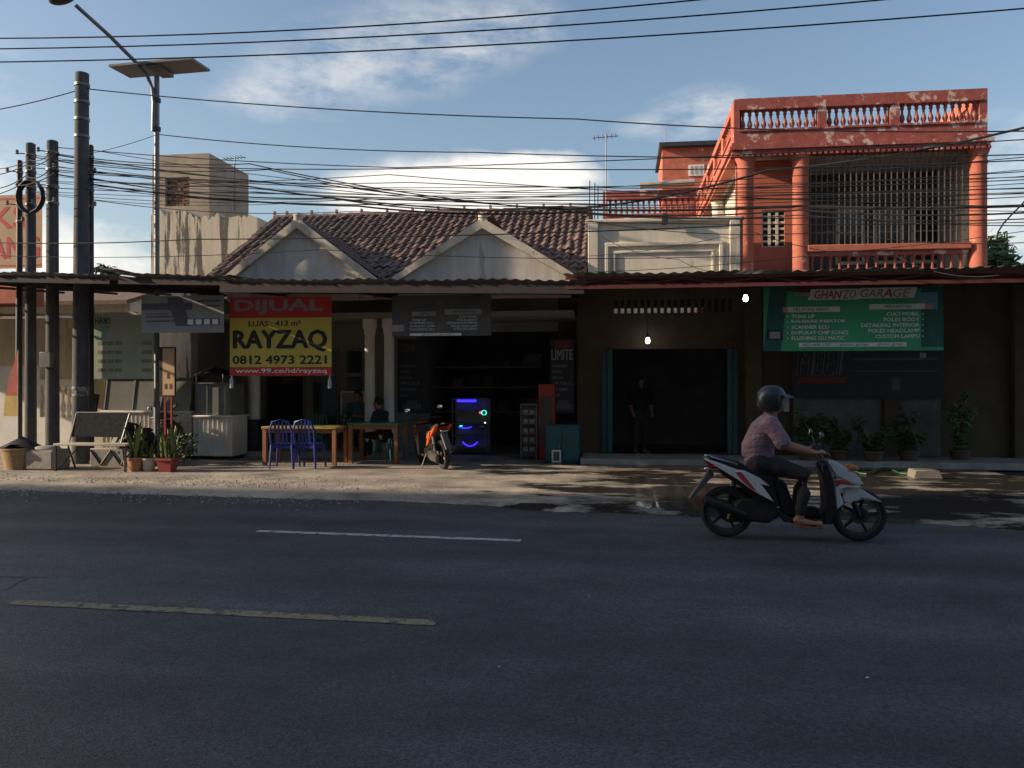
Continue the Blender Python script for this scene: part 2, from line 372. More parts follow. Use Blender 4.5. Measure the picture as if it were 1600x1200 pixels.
# broken stones along the west end of the forecourt
b = B()
for i in range(2600):
    px = random.uniform(-250, 560) if i % 5 else random.uniform(-250, 700); py = 764+px*.016+random.gauss(0, 9)-3
    if py < 735: continue
    p = gnd(px, py, 0); z = .05 if p.y > 11.9-.09*(p.x+8) else .01
    r = random.uniform(.008, .026); a = random.uniform(0, 6)
    pts = [(p.x+r*cos(a+k*1.57)*random.uniform(.7, 1.2), p.y+r*sin(a+k*1.57)*random.uniform(.7, 1.2), z-.004) for k in range(4)]
    t = (p.x, p.y, z+r*.8)
    for k in range(4): b.face([pts[k], pts[(k+1) % 4], t])
o = part('gravel', b, M('gravel_stone', (.27, .24, .20), .95, .4, 30), smooth=0); o['kind'] = 'stuff'; tag(o, 'loose gravel scattered along the road edge', 'gravel')
tar = M('tar_seam', (.018, .018, .02), .6, .2, 20)
def seam(pts, w):
    P = [gnd(x, y)+Vector((random.uniform(-.02, .02), random.uniform(-.02, .02), .004)) for i in range(len(pts)-1) for x, y in [((pts[i][0]*(1-f/8)+pts[i+1][0]*f/8), (pts[i][1]*(1-f/8)+pts[i+1][1]*f/8)) for f in range(8)]]
    b = B(); lo = []; hi = []
    for i, q in enumerate(P):
        d = (P[min(i+1, len(P)-1)]-P[max(0, i-1)]).normalized(); nn = Vector((-d.y, d.x, 0))*w*random.uniform(.3, 1); lo.append(b.v(q-nn)); hi.append(b.v(q+nn))
    for i in range(len(P)-1): b.b.faces.new((lo[i], lo[i+1], hi[i+1], hi[i]))
    struct('road_seam', b, tar, 0)
seam([(-200, 896), (0, 901), (60, 903), (105, 902)], .012); seam([(-60, 930), (10, 922), (30, 910), (48, 903)], .012); seam([(560, 795), (700, 806), (860, 812), (1050, 818)], .006)
# painted lines (each dash its own sheet, worn)
linem = M('worn_white_line', (.42, .41, .39), .8, .25, 24, second=(.06, .06, .065), thr=.55); liney = M('worn_pale_line', (.26, .205, .125), .8, .3, 22, second=(.06, .06, .065), thr=.54)
def dash(px0, py0, px1, py1, w, m, label):
    a, c = gnd(px0, py0), gnd(px1, py1); d = (c-a).normalized(); nrm = Vector((-d.y, d.x, 0))*w/2
    b = B(); n = 24; lo = []; hi = []
    for i in range(n+1):
        p = a.lerp(c, i/n); lo.append(b.v(p-nrm*random.uniform(.85, 1.08)+Vector((0, 0, .004)))); hi.append(b.v(p+nrm*random.uniform(.85, 1.08)+Vector((0, 0, .004))))
    for i in range(n): b.b.faces.new((lo[i], lo[i+1], hi[i+1], hi[i]))
    solo('lane_marking', b, m, label, 'road marking', smooth=0)
dash(402, 830, 814, 845, .11, linem, 'thin white dash painted on asphalt nearer the forecourt')
dash(18, 941, 682, 974, .125, liney, 'faded wide yellowish dash in the middle of the asphalt')
b = B()
for (px, py, s) in ((465, 799, .05), (487, 822, .03), (540, 892, .04), (920, 935, .04), (690, 935, .05), (780, 1047, .04), (1355, 1064, .05), (128, 1110, .04), (585, 758, .07), (405, 771, .06), (300, 735, .08), (507, 778, .05)):
    p = gnd(px, py); z = .012 if py > 785 else .06; s *= (.28 if py > 880 else .8)
    q = [(p.x+s*cos(k*1.57+px)*random.uniform(.5, 1), p.y+s*sin(k*1.57+px)*random.uniform(.5, 1), z+random.uniform(0, .012)) for k in range(4)]
    b.face(q)
bmesh.ops.solidify(b.b, geom=b.b.faces[:], thickness=.003)
o = part('litter', b, M('paper_scrap', (.5, .48, .45), .9, .1)); o['kind'] = 'stuff'; tag(o, 'small pale scraps of litter on the road', 'litter')

# ------------------------------------------------------------------ unseen blocks added on the camera side, heights set to shade the road
caster_wall = M('shade_caster_wall', (.40, .37, .33), .9, .15, 1)
def opposite(x0, x1, h, label):
    r = thing('shade_caster', label, 'building', (x0, -1.9, 0), 0, 'unseen shade casters on the camera side of the street')
    b = B().box(0, x1-x0, -9, 0, 0, h); part('wall', b, caster_wall, r)
    part('roof_slab', B().box(-.1, x1-x0+.1, -9.1, .15, h+.002, h+.25), concrete, r)
    for f in range(int(h//3.6)):
        n = int((x1-x0)//3)
        for k in range(n):
            cx = (k+.5)*(x1-x0)/n
            part('window', B().box(cx-.6, cx+.6, -.05, .03, f*3.6+1, f*3.6+2.4), glass, r)
opposite(-118, -84.3, 23.8, 'unseen grey block farthest along the street, added to shade the road')
opposite(-84, -62.3, 23.1, 'unseen grey block between two taller blocks, added to shade the road')
opposite(-62, -50.3, 24.8, 'tallest narrow unseen grey block, added to shade the road')
opposite(-50, -24.3, 22.8, 'wide unseen grey flat roofed block, added to shade the road')
opposite(-24, -10.3, 13.9, 'unseen grey three storey block, added to shade the road')
opposite(-10, 14, 8.0, 'low unseen two storey block facing the tiled house, added to shade the road')

# ------------------------------------------------------------------ corrugated canopies
def canopy(name, label, pL, pR, yL, back, rise, mat, pitch=.19, amp=.013, steel=redsteel, truss=True, drop=.12, nseg=None):
    """corrugated roof: front edge from pixel pL to pR on plane yL, running back"""
    a = at(*pL, yL); c = at(*pR, yL); w = c.x-a.x
    r = thing(name, label, 'canopy', (a.x, yL, a.z))
    n = int(w/pitch*8); b = B(); rows = []
    for j, (yy, zz) in enumerate(((0, 0), (back*.5, rise*.5), (back, rise))):
        rows.append([b.v((w*i/n, yy+(random.uniform(-.015, .015) if j == 0 else 0), zz+(c.z-a.z)*i/n+amp*sin(2*pi*i/8)+ (.012*sin(i*.07) if j == 0 else 0))) for i in range(n+1)])
    for j in range(2):
        for i in range(n): b.b.faces.new((rows[j][i], rows[j][i+1], rows[j+1][i+1], rows[j+1][i]))
    bmesh.ops.solidify(b.b, geom=b.b.faces[:], thickness=.004)
    part('corrugated_sheet', b, mat, r)
    dz = c.z-a.z
    def line(nm, y0, za, zb, t, h, m=steel):
        bb = B(); e = .03
        for i in range(1):
            vs = [(e, y0, za), (w-e, y0, za+dz), (w-e, y0, zb+dz), (e, y0, zb)]
            f = bb.face(vs); bmesh.ops.solidify(bb.b, geom=[f], thickness=t)
        part(nm, bb, m, r)
    if truss:
        line('top_chord', .10, -.085, -.04, .05, 0); line('bottom_chord', .10, -.085-drop-.06, -.085-drop, .05, 0)
        k = nseg or int(w/.6)
        for i in range(k):
            x0 = .05+(w-.1)*i/k; x1 = .05+(w-.1)*(i+1)/k; z0 = dz*x0/w; z1 = dz*x1/w
            p = (x0, .125, z0-.085-drop) if i % 2 == 0 else (x0, .125, z0-.085)
            q = (x1, .125, z1-.085) if i % 2 == 0 else (x1, .125, z1-.085-drop)
            part('truss_web', B().tube([p, q], .013, 5), steel, r)
    else:
        line('edge_beam', .06, -.04-drop-.05, -.045, .05, 0)
    for f in (.3, .62, .93):
        bb = B(); y0 = back*f; z0 = rise*f-.03
        fc = bb.face([(.03, y0, z0-.10), (w-.03, y0, z0-.10+dz), (w-.03, y0, z0+dz), (.03, y0, z0)]); bmesh.ops.solidify(bb.b, geom=[fc], thickness=.05); part('purlin', bb, steel, r)
    k = max(3, int(w/2.2))
    for i in range(k+1):
        x = .06+(w-.12)*i/k; z = dz*x/w
        bb = B(); fc = bb.face([(x, .14, z-.19), (x, back-.05, z+rise-.19), (x, back-.05, z+rise-.135), (x, .14, z-.135)]); bmesh.ops.solidify(bb.b, geom=[fc], thickness=.04); part('rafter', bb, steel, r)
    return r
canopy('porch_canopy', 'corrugated zinc canopy with brown edge beam before the two gables', (338, 436), (915, 437), 13.5, 4.6, .30, zinc, steel=brownsteel, truss=False, drop=.13)
canopy('garage_canopy', 'long corrugated canopy with red steel truss over the garage', (880, 428), (2100, 407), 13.45, 4.2, .30, zinc, steel=redsteel, drop=.09)
canopy('stall_canopy', 'weathered corrugated canopy over the bench and the row of poles', (-160, 423), (170, 428), 13.7, 4.6, .25, zinc, steel=brownsteel, truss=False, drop=.08)
canopy('stall_canopy', 'short corrugated canopy over the food carts beside the tiled house', (179, 428), (362, 430), 13.7, 4.6, .25, zinc, steel=brownsteel, truss=False, drop=.08)

gxa, gxb = X_(168, 13.7), X_(182, 13.7)
solo('streak_blocker', B().box(gxa-.05, gxb+.05, 13.62, 15.3, 3.60, 3.615), zinc, 'narrow zinc strip added over the stall canopy gap to block sun', 'blocker')  # added strip: closes the front of the gap, keeps the sun streak off the banner
# ------------------------------------------------------------------ tiled house with two gables
HX0, HX1 = -9.1, -.72; EY, EZ = 16.9, 3.72; RY, RZ = 21.0, 6.0
house = thing('tiled_house', 'low house with brown clay tile roof and two cream gables', 'house', (HX0, 16.4, 0))
slope = (RZ-EZ)/(RY-EY); ang = math.atan(slope)
def roofz(y): return EZ+(y-EY)*slope
deck = B().prism([(EY-.1, roofz(EY-.1)-.12), (RY, RZ-.12), (RY, RZ-.02), (EY-.1, roofz(EY-.1)-.02)], HX0, HX1, axis='x')
roof = part('roof', deck, M('roof_deck', (.08, .05, .04), .9, .2), house, world=True)
part('roof_rear_slope', B().prism([(RY, RZ-.12), (RY+4.3, EZ-.1), (RY+4.3, EZ), (RY, RZ-.02)], HX0, HX1, axis='x'), tilem, house, world=True)
# one clay tile, S profile, x across, y up the slope
TW, TL = .185, .29
def tile_mesh():
    b = B(); prof = [(0, .012), (.03, .002), (.07, .0), (.10, .012), (.125, .036), (.155, .046), (.185, .034), (.205, .014)]
    lo = [b.v((x, 0, z+.022)) for x, z in prof]; hi = [b.v((x, TL+.05, z-.004)) for x, z in prof]; fr = [b.v((x, .004, z)) for x, z in prof]
    for i in range(len(prof)-1):
        b.b.faces.new((lo[i], lo[i+1], hi[i+1], hi[i])); b.b.faces.new((fr[i], fr[i+1], lo[i+1], lo[i]))
    return b.mesh('tile', tilem, 60)
tme = tile_mesh()
gables = []
for (pa, pl, pr) in ((467, 350, 592), (755, 612, 897)):
    gy = 16.4; ax = X_(pa, gy); gables.append((ax, (X_(pr, gy)-X_(pl, gy))/2, Z_(pa, 347, gy), EZ-.02, gy))
def hidden(x, y):
    for ax, hw, az, bz, gy in gables:
        zz = az-(abs(x-ax)/hw)*(az-bz)
        if roofz(y) < zz-.02: return True
    return False
spots = []
nc = int((HX1-HX0)/TW); L_ = math.hypot(RY-EY, RZ-EZ); nr = int(L_/TL)
for r_ in range(nr+1):
    for c_ in range(nc):
        s = r_*TL; y = EY-.08+s*cos(ang); x = HX0+.02+c_*TW
        if s+TL > L_+.15 or hidden(x+TW/2, y+.15): continue
        spots.append((x, y, roofz(y)))
random.shuffle(spots)
spots.sort(key=lambda p: p[1])
rot = Matrix.Rotation(ang, 4, 'X')
ro0 = origin(roof)
rest = B()
for i, p in enumerate(spots):
    j = (random.uniform(-.010, .010), random.uniform(-.02, .02)-(.06 if random.random() < .04 else 0), random.uniform(0, .010)); tw = random.gauss(0, .022)
    P = Vector(p)+Vector(j)
    if i < 300:
        o = link('tile', tme, roof, P-ro0, (ang+random.gauss(0, .012), 0, tw))
    else:
        tb = bmesh.new(); tb.from_mesh(tme); tb.transform(Matrix.Translation(P-ro0) @ Matrix.Rotation(ang, 4, 'X') @ Matrix.Rotation(tw, 4, 'Z'))
        mtmp = bpy.data.meshes.new('x'); tb.to_mesh(mtmp); tb.free(); rest.b.from_mesh(mtmp); bpy.data.meshes.remove(mtmp)
if len(rest.b.verts):
    o = part('upper_tiles', rest, tilem, roof, smooth=60); o['kind'] = 'stuff'
# ridge caps
b0 = B(); n = 8
lo = [b0.v((0, .11*cos(pi*k/n), .10*sin(pi*k/n))) for k in range(n+1)]; hi = [b0.v((.36, .10*cos(pi*k/n), .09*sin(pi*k/n)-.01)) for k in range(n+1)]; li = [b0.v((0, .09*cos(pi*k/n), .08*sin(pi*k/n))) for k in range(n+1)]
for k in range(n): b0.b.faces.new((lo[k], hi[k], hi[k+1], lo[k+1])); b0.b.faces.new((li[k], lo[k], lo[k+1], li[k+1]))
rme = b0.mesh('ridge_tile', tilem, 60)
x = HX0
while x < HX1-.3:
    link('ridge_tile', rme, roof, Vector((x, RY, RZ-.03+random.uniform(-.012, .012)))-ro0, (0, random.gauss(0, .02), 0))
    link('ridge_knob', None or B().box(-.03, .03, -.05, .05, 0, .1).bevel(.01).mesh('ridge_knob', concrete), roof, Vector((x, RY, RZ+.05))-ro0) if int((x-HX0)/.34) % 2 == 0 else None
    x += .34
bargem = M('barge_concrete', (.50, .45, .37), .9, .2, 4, .3, 25, second=(.30, .27, .22), thr=.60)
for ax, hw, az, bz, gy in gables:
    gw = part('gable_wall', B().prism([(ax-hw+.1, bz-.4), (ax+hw-.1, bz-.4), (ax+hw-.1, bz), (ax, az-.08), (ax-hw+.1, bz)], gy, gy+.15), gablewall, house, world=True)
    for s in (-1, 1):
        # barge board
        p = [(ax, az+.06), (ax+s*(hw+.06), bz-.02), (ax+s*(hw-.16), bz-.02), (ax, az-.14)]
        part('barge_board', B().prism(p, gy-.14, gy+.02), bargem, house, world=True)
        # gable roof slope: slab from front to where it meets the main roof
        yb = EY+(az-EZ)/slope
        sl_ = B(); e0 = (ax+s*hw, gy+.02, bz+.02); a0 = (ax, gy+.02, az+.02); a1 = (ax, yb, az+.02); e1 = (ax+s*hw, EY+.05, bz+.02)
        f = sl_.face([e0, a0, a1, e1]); bmesh.ops.solidify(sl_.b, geom=[f], thickness=.05)
        gs = part('gable_roof', sl_, M('roof_deck', (.08, .05, .04)), house, world=True)
        gang = math.atan2(az-bz, hw); Ls = math.hypot(hw, az-bz); tl = B()
        rr = 0
        while rr*TL < Ls-.1:
            q = rr*TL; fx = ax+s*(hw-q*cos(gang)); fz = bz+q*sin(gang)+.03; yend = EY+(fz-EZ)/slope
            yy = gy+.05
            while yy < yend+.1:
                tb = bmesh.new(); tb.from_mesh(tme)
                Rm = Matrix.Rotation(s*pi/2, 4, 'Z') @ Matrix.Rotation(gang, 4, 'X')
                off = Vector((fx, yy if s > 0 else yy+TW, fz))
                tb.transform(Matrix.Translation(off-origin(gs)) @ Rm); mt_ = bpy.data.meshes.new('x'); tb.to_mesh(mt_); tb.free(); tl.b.from_mesh(mt_); bpy.data.meshes.remove(mt_)
                yy += TW
            rr += 1
        o = part('gable_tiles', tl, tilem, gs, smooth=60); o['kind'] = 'stuff'
    part('gable_finial', B().lathe([(.09, 0), (.1, .05), (.085, .1), (.1, .15), (.06, .2), (0, .22)], (ax, gy-.05, az-.03), 10), bargem, house, world=True)
# walls below
def wall(nm, x0, x1, y0, y1, z0, z1, m, par): return part(nm, B().box(x0, x1, y0, y1, z0, z1), m, par, world=True)
HXW0, HXW1 = X_(352, 18.4), X_(905, 18.4)
porchw = M('porch_wall', (.30, .29, .27), .9, .15, 2)
sx0, sx1 = X_(652, 18.4), X_(872, 18.4)      # open shop front
wall('front_wall', HXW0, sx0, 18.4, 18.55, 0, 3.5, porchw, house)
wall('shop_header', sx0, sx1, 18.4, 18.55, 2.75, 3.5, porchw, house)
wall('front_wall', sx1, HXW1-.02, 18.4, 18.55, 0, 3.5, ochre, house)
wall('side_wall', HX0+.05, HX0+.2, 16.6, 25, 0, 3.5, porchw, house)
wall('side_wall', HX1-.2, HX1-.05, 18.56, 25, 0, 3.5, porchw, house)
wall('back_wall', HX0+.21, HX1-.21, 23, 23.15, 0, 3.5, dark, house)
wall('partition', sx0-.15, sx0-.01, 18.56, 22.98, 0, 3.4, dark, house)
wall('shop_ceiling', HX0+.21, HX1-.21, 18.56, 22.98, 3.40, 3.48, dark, house)
wall('porch_ceiling', HXW0, HXW1-.03, 16.58, 18.38, 2.95, 3.05, porchw, house)
part('porch_step', B().box(HXW0, sx0, 16.5, 18.38, GZ-.02, .17).bevel(.015), concrete, house, world=True)
for (px, w) in ((397, .26), (578, .22), (608, .22)):
    cx = X_(px, 16.9)
    part('column', B().lathe([(w*.62, .17), (w*.62, .3), (w*.5, .34), (w*.48, 2.6), (w*.56, 2.64), (w*.56, 2.72), (w*.68, 2.76), (w*.68, 2.94)], (cx, 16.9, 0), 20), white, house, world=True)
for (p0, p1) in ((415, 478), (487, 530), (538, 570)):
    xa, xb = X_(p0, 18.38), X_(p1, 18.38)
    f = part('window', B().box(xa, xb, 18.35, 18.395, .35, 2.4), M('window_frame', (.25, .22, .18), .6), house, world=True)
    part('pane', B().box(xa+.06, xb-.06, 18.335, 18.348, .42, 1.75), glass, f, world=True); part('pane', B().box(xa+.06, xb-.06, 18.335, 18.348, 1.83, 2.33), glass, f, world=True)

# ------------------------------------------------------------------ garage building with cream upper front
gar = thing('garage_building', 'garage with cream moulded upper front and wide dark open doorway', 'garage', (X_(918, 16.7), 16.7, 0))
gx0, gx1 = X_(919, 16.7), X_(1156, 16.7); zt = Z_(1037, 347, 16.7)
wall('upper_front', gx0, gx1, 16.7, 16.9, 3.5, zt, cream, gar)
part('coping', B().box(gx0-.05, gx1+.03, 16.6, 16.98, zt+.002, zt+.07).bevel(.012), cream, gar, world=True)
ix0, ix1, iz1 = X_(945, 16.6), X_(1130, 16.6), Z_(1037, 377, 16.6)
for k, (g, d, w) in enumerate(((0, .07, .07), (.16, .045, .05))):
    part('moulding', B().box(ix0+g, ix1-g, 16.7-d, 16.698, iz1-g-w, iz1-g).bevel(.01), cream, gar, world=True)
    for xx in (ix0+g, ix1-g-w): part('moulding', B().box(xx, xx+w, 16.7-d+.003, 16.698, 3.52, iz1-g-w-.001).bevel(.01), cream, gar, world=True)
for xx in (gx0, gx1-.2): part('pilaster', B().box(xx, xx+.2, 16.61, 16.698, 3.52, zt-.002).bevel(.012), cream, gar, world=True)
part('wall_lamp', B().box(X_(1033, 16.6), X_(1043, 16.6), 16.48, 16.6, Z_(1037, 352, 16.6), Z_(1037, 335, 16.6)).bevel(.015), darkmetal, gar, world=True)
ox0, ox1, oz = X_(957, 17.2), X_(1146, 17.2), Z_(1050, 545, 17.2)
RXE = 16.0
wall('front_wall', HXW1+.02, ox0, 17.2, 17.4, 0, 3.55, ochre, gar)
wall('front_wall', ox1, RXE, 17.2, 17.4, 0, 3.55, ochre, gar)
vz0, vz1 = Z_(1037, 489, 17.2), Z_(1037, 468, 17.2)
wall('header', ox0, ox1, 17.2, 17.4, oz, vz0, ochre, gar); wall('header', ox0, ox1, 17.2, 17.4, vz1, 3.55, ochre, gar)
# vent blocks with holes onto the white terrace wall, whose colour stands in for daylight
nb = 18
for i in range(nb+1):
    xx = ox0+(ox1-ox0)*i/nb; part('vent_bar', B().box(xx-.03, xx+.03, 17.22, 17.38, vz0, vz1), ochre, gar, world=True)
part('vent_bar', B().box(ox0, ox1, 17.25, 17.35, (vz0+vz1)/2-.015, (vz0+vz1)/2+.015), ochre, gar, world=True)
wall('left_wall', ox0-.5, ox0-.35, 17.42, 21.6, 0, 3.5, dark, gar); wall('right_wall', ox1+.35, ox1+.5, 17.42, 21.6, 0, 3.5, dark, gar)
wall('back_wall', ox0-.34, ox1+.34, 21.5, 21.65, 0, 3.1, dark, gar)
wall('ceiling', ox0-.34, ox1+.34, 17.42, 21.6, 3.52, 3.6, dark, gar)
part('doorstep', B().box(ox0-.6, RXE, 15.9, 17.18, GZ-.02, .16).bevel(.015), concrete, gar, world=True)
for s, px in ((-1, 953), (1, 1140)):
    xx = X_(px, 17.1)
    for k in range(2):
        x0 = xx+(k*.11 if s > 0 else -k*.11)
        part('door_leaf', B().box(x0-.05, x0+.05, 17.06+.04*(k % 2), 17.1+.04*(k % 2), .18, oz-.02).bevel(.006), teal, gar, world=True)
for px in (1178, 1395, 1600): 
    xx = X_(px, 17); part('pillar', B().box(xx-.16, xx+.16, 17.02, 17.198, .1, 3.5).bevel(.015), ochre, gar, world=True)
wall('dado', X_(1240, 17.1), X_(1470, 17.1), 17.1, 17.195, .17, Z_(1350, 622, 17.1), M('grey_dado', (.14, .15, .15), .9, .2), gar)
# lit bulbs
bulbm = M('lit_bulb', (1, .98, .92), .5, 0, emit=9)
for px, py, Y in ((1165, 467, 15.2), (1012, 533, 16.85)):
    p = at(px, py, Y); r = thing('light_bulb', 'lit white bulb hanging at the %s' % ('canopy beside the green banner' if px > 1100 else 'top of the dark garage doorway'), 'light bulb', p)
    part('bulb', B().lathe([(0, -.05), (.03, -.042), (.045, -.01), (.04, .03), (.025, .07)], (0, 0, 0), 14), bulbm, r)
    part('socket', B().lathe([(.026, .071), (.026, .14), (.01, .16)], (0, 0, 0), 10), black, r); part('cord', B().tube([(0, 0, .15), (0, .02, .5 if px > 1100 else .9)], .005, 5), wirem, r)

# ------------------------------------------------------------------ orange two storey building
OY = 16.6; oxL, oxR = X_(1147, OY), X_(1543, OY); oT = 7.12; oP = Z_(1165, 232, OY)
orb = thing('orange_building', 'two storey orange building with peeling red parapet and round columns', 'building', (oxL, OY, 0))
def baluster(h, r):
    return B().lathe([(r*.8, 0), (r*.8, h*.06), (r*.5, h*.1), (r*.95, h*.27), (r*.8, h*.4), (r*.42, h*.55), (r*.42, h*.72), (r*.75, h*.8), (r*.5, h*.86), (r*.85, h*.94), (r*.85, h)], (0, 0, 0), 9)
def balus(par, me, p0, p1, n, mat):
    for i in range(n):
        f = (i+.5)/n; link('baluster', me, par, Vector(p0).lerp(Vector(p1), f)-origin(par))
def parapet(x0, x1, y, th, zb, zt_, openings, m, par, side=False, nb=10):
    """front parapet with baluster openings; side=True runs along Y at x=x0"""
    zo0, zo1 = zb+.30*(zt_-zb), zb+.74*(zt_-zb)
    mk = (lambda a, b_, c, d: B().box(a, b_, y, y+th, c, d)) if not side else (lambda a, b_, c, d: B().box(y, y+th, a, b_, c, d))
    part('parapet_base', mk(x0, x1, zb, zo0), m, par, world=True); part('parapet_top', mk(x0, x1, zo1, zt_), m, par, world=True)
    cur = x0
    bme = baluster(zo1-zo0, .055).mesh('baluster', m)
    for (a, b_, n) in openings:
        part('parapet_pier', mk(cur, a, zo0+.0005, zo1-.0005), m, par, world=True); cur = b_
        mid = y+th/2
        balus(par, bme, (a, mid, zo0) if not side else (mid, a, zo0), (b_, mid, zo0) if not side else (mid, b_, zo0), n, m)
        for zz, e in ((zo0-.035, 1), (zo1, 1)):
            bb = (B().box(a-.03, b_+.03, y-.03, y-.001, zz, zz+.035) if not side else B().box(y-.03, y-.001, a-.03, b_+.03, zz, zz+.035))
            part('opening_trim', bb, m, par, world=True)
    part('parapet_pier', mk(cur, x1, zo0+.0005, zo1-.0005), m, par, world=True)
ops = [(X_(1156, OY), X_(1278, OY), 11), (X_(1292, OY), X_(1391, OY), 9), (X_(1406, OY), X_(1531, OY), 11)]
parapet(oxL, oxR, OY, .16, oP+.1, oT, ops, redpeel, orb)
BK = 24.6
parapet(OY+.165, BK, oxL, .16, oP+.1, oT, [(OY+.5+i*1.62, OY+1.8+i*1.62, 7) for i in range(5)], orange, orb, side=True)
parapet(OY+.165, BK, oxR-.16, .16, oP+.1, oT, [(OY+.5+i*1.62, OY+1.8+i*1.62, 7) for i in range(5)], orange, orb, side=True)
part('roof_slab', B().box(oxL+.01, oxR-.01, OY+.01, BK, oP-.08, oP+.09), cream, orb, world=True)
for k, (e, z0, z1) in enumerate(((.05, .03, .10), (.09, -.04, .03), (.04, -.12, -.04))):
    part('cornice', B().box(oxL-e, oxR+e, OY-e, OY+.3, oP+z0, oP+z1-.001), redpeel, orb, world=True); part('cornice', B().box(oxL-e+.002, oxL+.2, OY+.302, BK, oP+z0, oP+z1-.001), orange, orb, world=True)
x = oxL
while x < oxR: part('dentil', B().box(x, x+.05, OY-.06, OY-.005, oP-.165, oP-.122), redpeel, orb, world=True); x += .105
colprof = lambda r, z0, z1: [(r*1.25, z0), (r*1.25, z0+.12), (r, z0+.16), (r, z1-.30), (r*1.08, z1-.28), (r*1.08, z1-.24), (r, z1-.22), (r*1.08, z1-.12), (r*1.3, z1-.04), (r*1.3, z1)]
for px in (1165, 1251, 1528):
    part('column', B().lathe(colprof(.155, 3.62, oP-.125), (X_(px, OY+.16), OY+.16, 0), 20), orange, orb, world=True)
PFZ = 3.70
part('porch_floor', B().box(oxL+.02, oxR-.02, OY+.02, BK, PFZ-.1, PFZ), concrete, orb, world=True)
c1, c2, c3 = X_(1165, OY), X_(1251, OY), X_(1528, OY)
# recessed orange wall between the first two columns, with a vent lattice
ry = OY+.62; va, vb = X_(1190, ry), X_(1226, ry); vz_0, vz_1 = Z_(1208, 386, ry), Z_(1208, 328, ry)
for nm, bx_ in (('recess_wall', (c1-.1, va, vz_0, vz_1)), ('recess_wall', (vb, c2+.25, vz_0, vz_1)), ('recess_wall', (c1-.1, c2+.25, PFZ, vz_0-.001)), ('recess_wall', (c1-.1, c2+.25, vz_1+.001, oP-.09))):
    part(nm, B().box(bx_[0], bx_[1], ry, ry+.12, bx_[2], bx_[3]), M('orange_wall_paint', (.43, .13, .085), .8, .12, 3, second=(.66, .55, .46), thr=.70), orb, world=True)
for i in range(3): xx = va+(vb-va)*(i+.5)/3-.5*(vb-va)/3; part('vent_bar', B().box(xx-.02, xx+.03, ry+.02, ry+.1, vz_0, vz_1), cream, orb, world=True)
for i in range(7): zz = vz_0+(vz_1-vz_0)*i/6; part('vent_bar', B().box(va, vb, ry+.03, ry+.09, zz-.02, zz+.02), cream, orb, world=True)
# porch back wall with windows
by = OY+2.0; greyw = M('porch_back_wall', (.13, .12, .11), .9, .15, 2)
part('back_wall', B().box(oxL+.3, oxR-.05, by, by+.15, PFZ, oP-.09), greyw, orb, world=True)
part('side_wall', B().box(oxL+.32, oxL+.45, ry+.13, BK-.1, PFZ, oP-.09), cream, orb, world=True)
part('side_wall', B().box(oxR-.2, oxR-.07, by+.16, BK-.1, 0, oP-.09), cream, orb, world=True)
part('porch_side_wall', B().box(oxR-.2, oxR-.071, OY+.32, by-.001, PFZ, oP-.09), cream, orb, world=True)
part('rear_wall', B().box(oxL+.32, oxR-.08, BK-.09, BK, 0, oP-.09), cream, orb, world=True)
for p0, p1 in ((1310, 1345), (1370, 1405), (1428, 1470), (1480, 1512)):
    xa, xb = X_(p0, by), X_(p1, by); za, zb = PFZ+.5, Z_(1400, 330, by)
    f = part('window', B().box(xa-.07, xb+.07, by-.04, by-.001, za-.07, zb+.07), cream, orb, world=True); part('pane', B().box(xa, xb, by-.055, by-.041, za, zb), glass, f, world=True)
gbx0, gbx1 = c2+.16, c3-.16; gz0 = Z_(1400, 380, OY); gz1 = oP-.13
part('sill_beam', B().box(gbx0-.02, gbx1+.05, OY+.0, OY+.3, Z_(1400, 390, OY), gz0).bevel(.01), orange, orb, world=True)
nbar = 27
gm = M('grille_steel', (.12, .10, .09), .6, .2)
for i in range(nbar):
    xx = gbx0+(gbx1-gbx0)*(i+.5)/nbar; part('grille_bar', B().box(xx-.009, xx+.009, OY+.14, OY+.158, gz0, gz1), gm, orb, world=True)
for zz in (gz0+.25, (gz0+gz1)/2+.1, gz1-.3): part('grille_rail', B().box(gbx0, gbx1, OY+.16, OY+.172, zz-.012, zz+.012), gm, orb, world=True)
lme = baluster(.5, .05).mesh('baluster', redpeel)
bz0 = Z_(1400, 396, OY)-.5
balus(orb, lme, (gbx0, OY+.15, bz0), (gbx1, OY+.15, bz0), 17, redpeel)
part('balustrade_rail', B().box(gbx0, gbx1, OY+.06, OY+.24, Z_(1400, 397, OY)+.001, Z_(1400, 391, OY)), redpeel, orb, world=True)
part('balustrade_base', B().box(gbx0, gbx1, OY+.06, OY+.24, bz0-.03, bz0-.001), redpeel, orb, world=True)
part('ground_floor_wall', B().box(oxL+.02, oxR-.02, 17.45, 17.6, 0, PFZ-.21), dark, orb, world=True)
part('side_column', B().lathe(colprof(.13, PFZ, oP-.1), (oxL+.16, OY+4.2, 0), 16), white, orb, world=True)
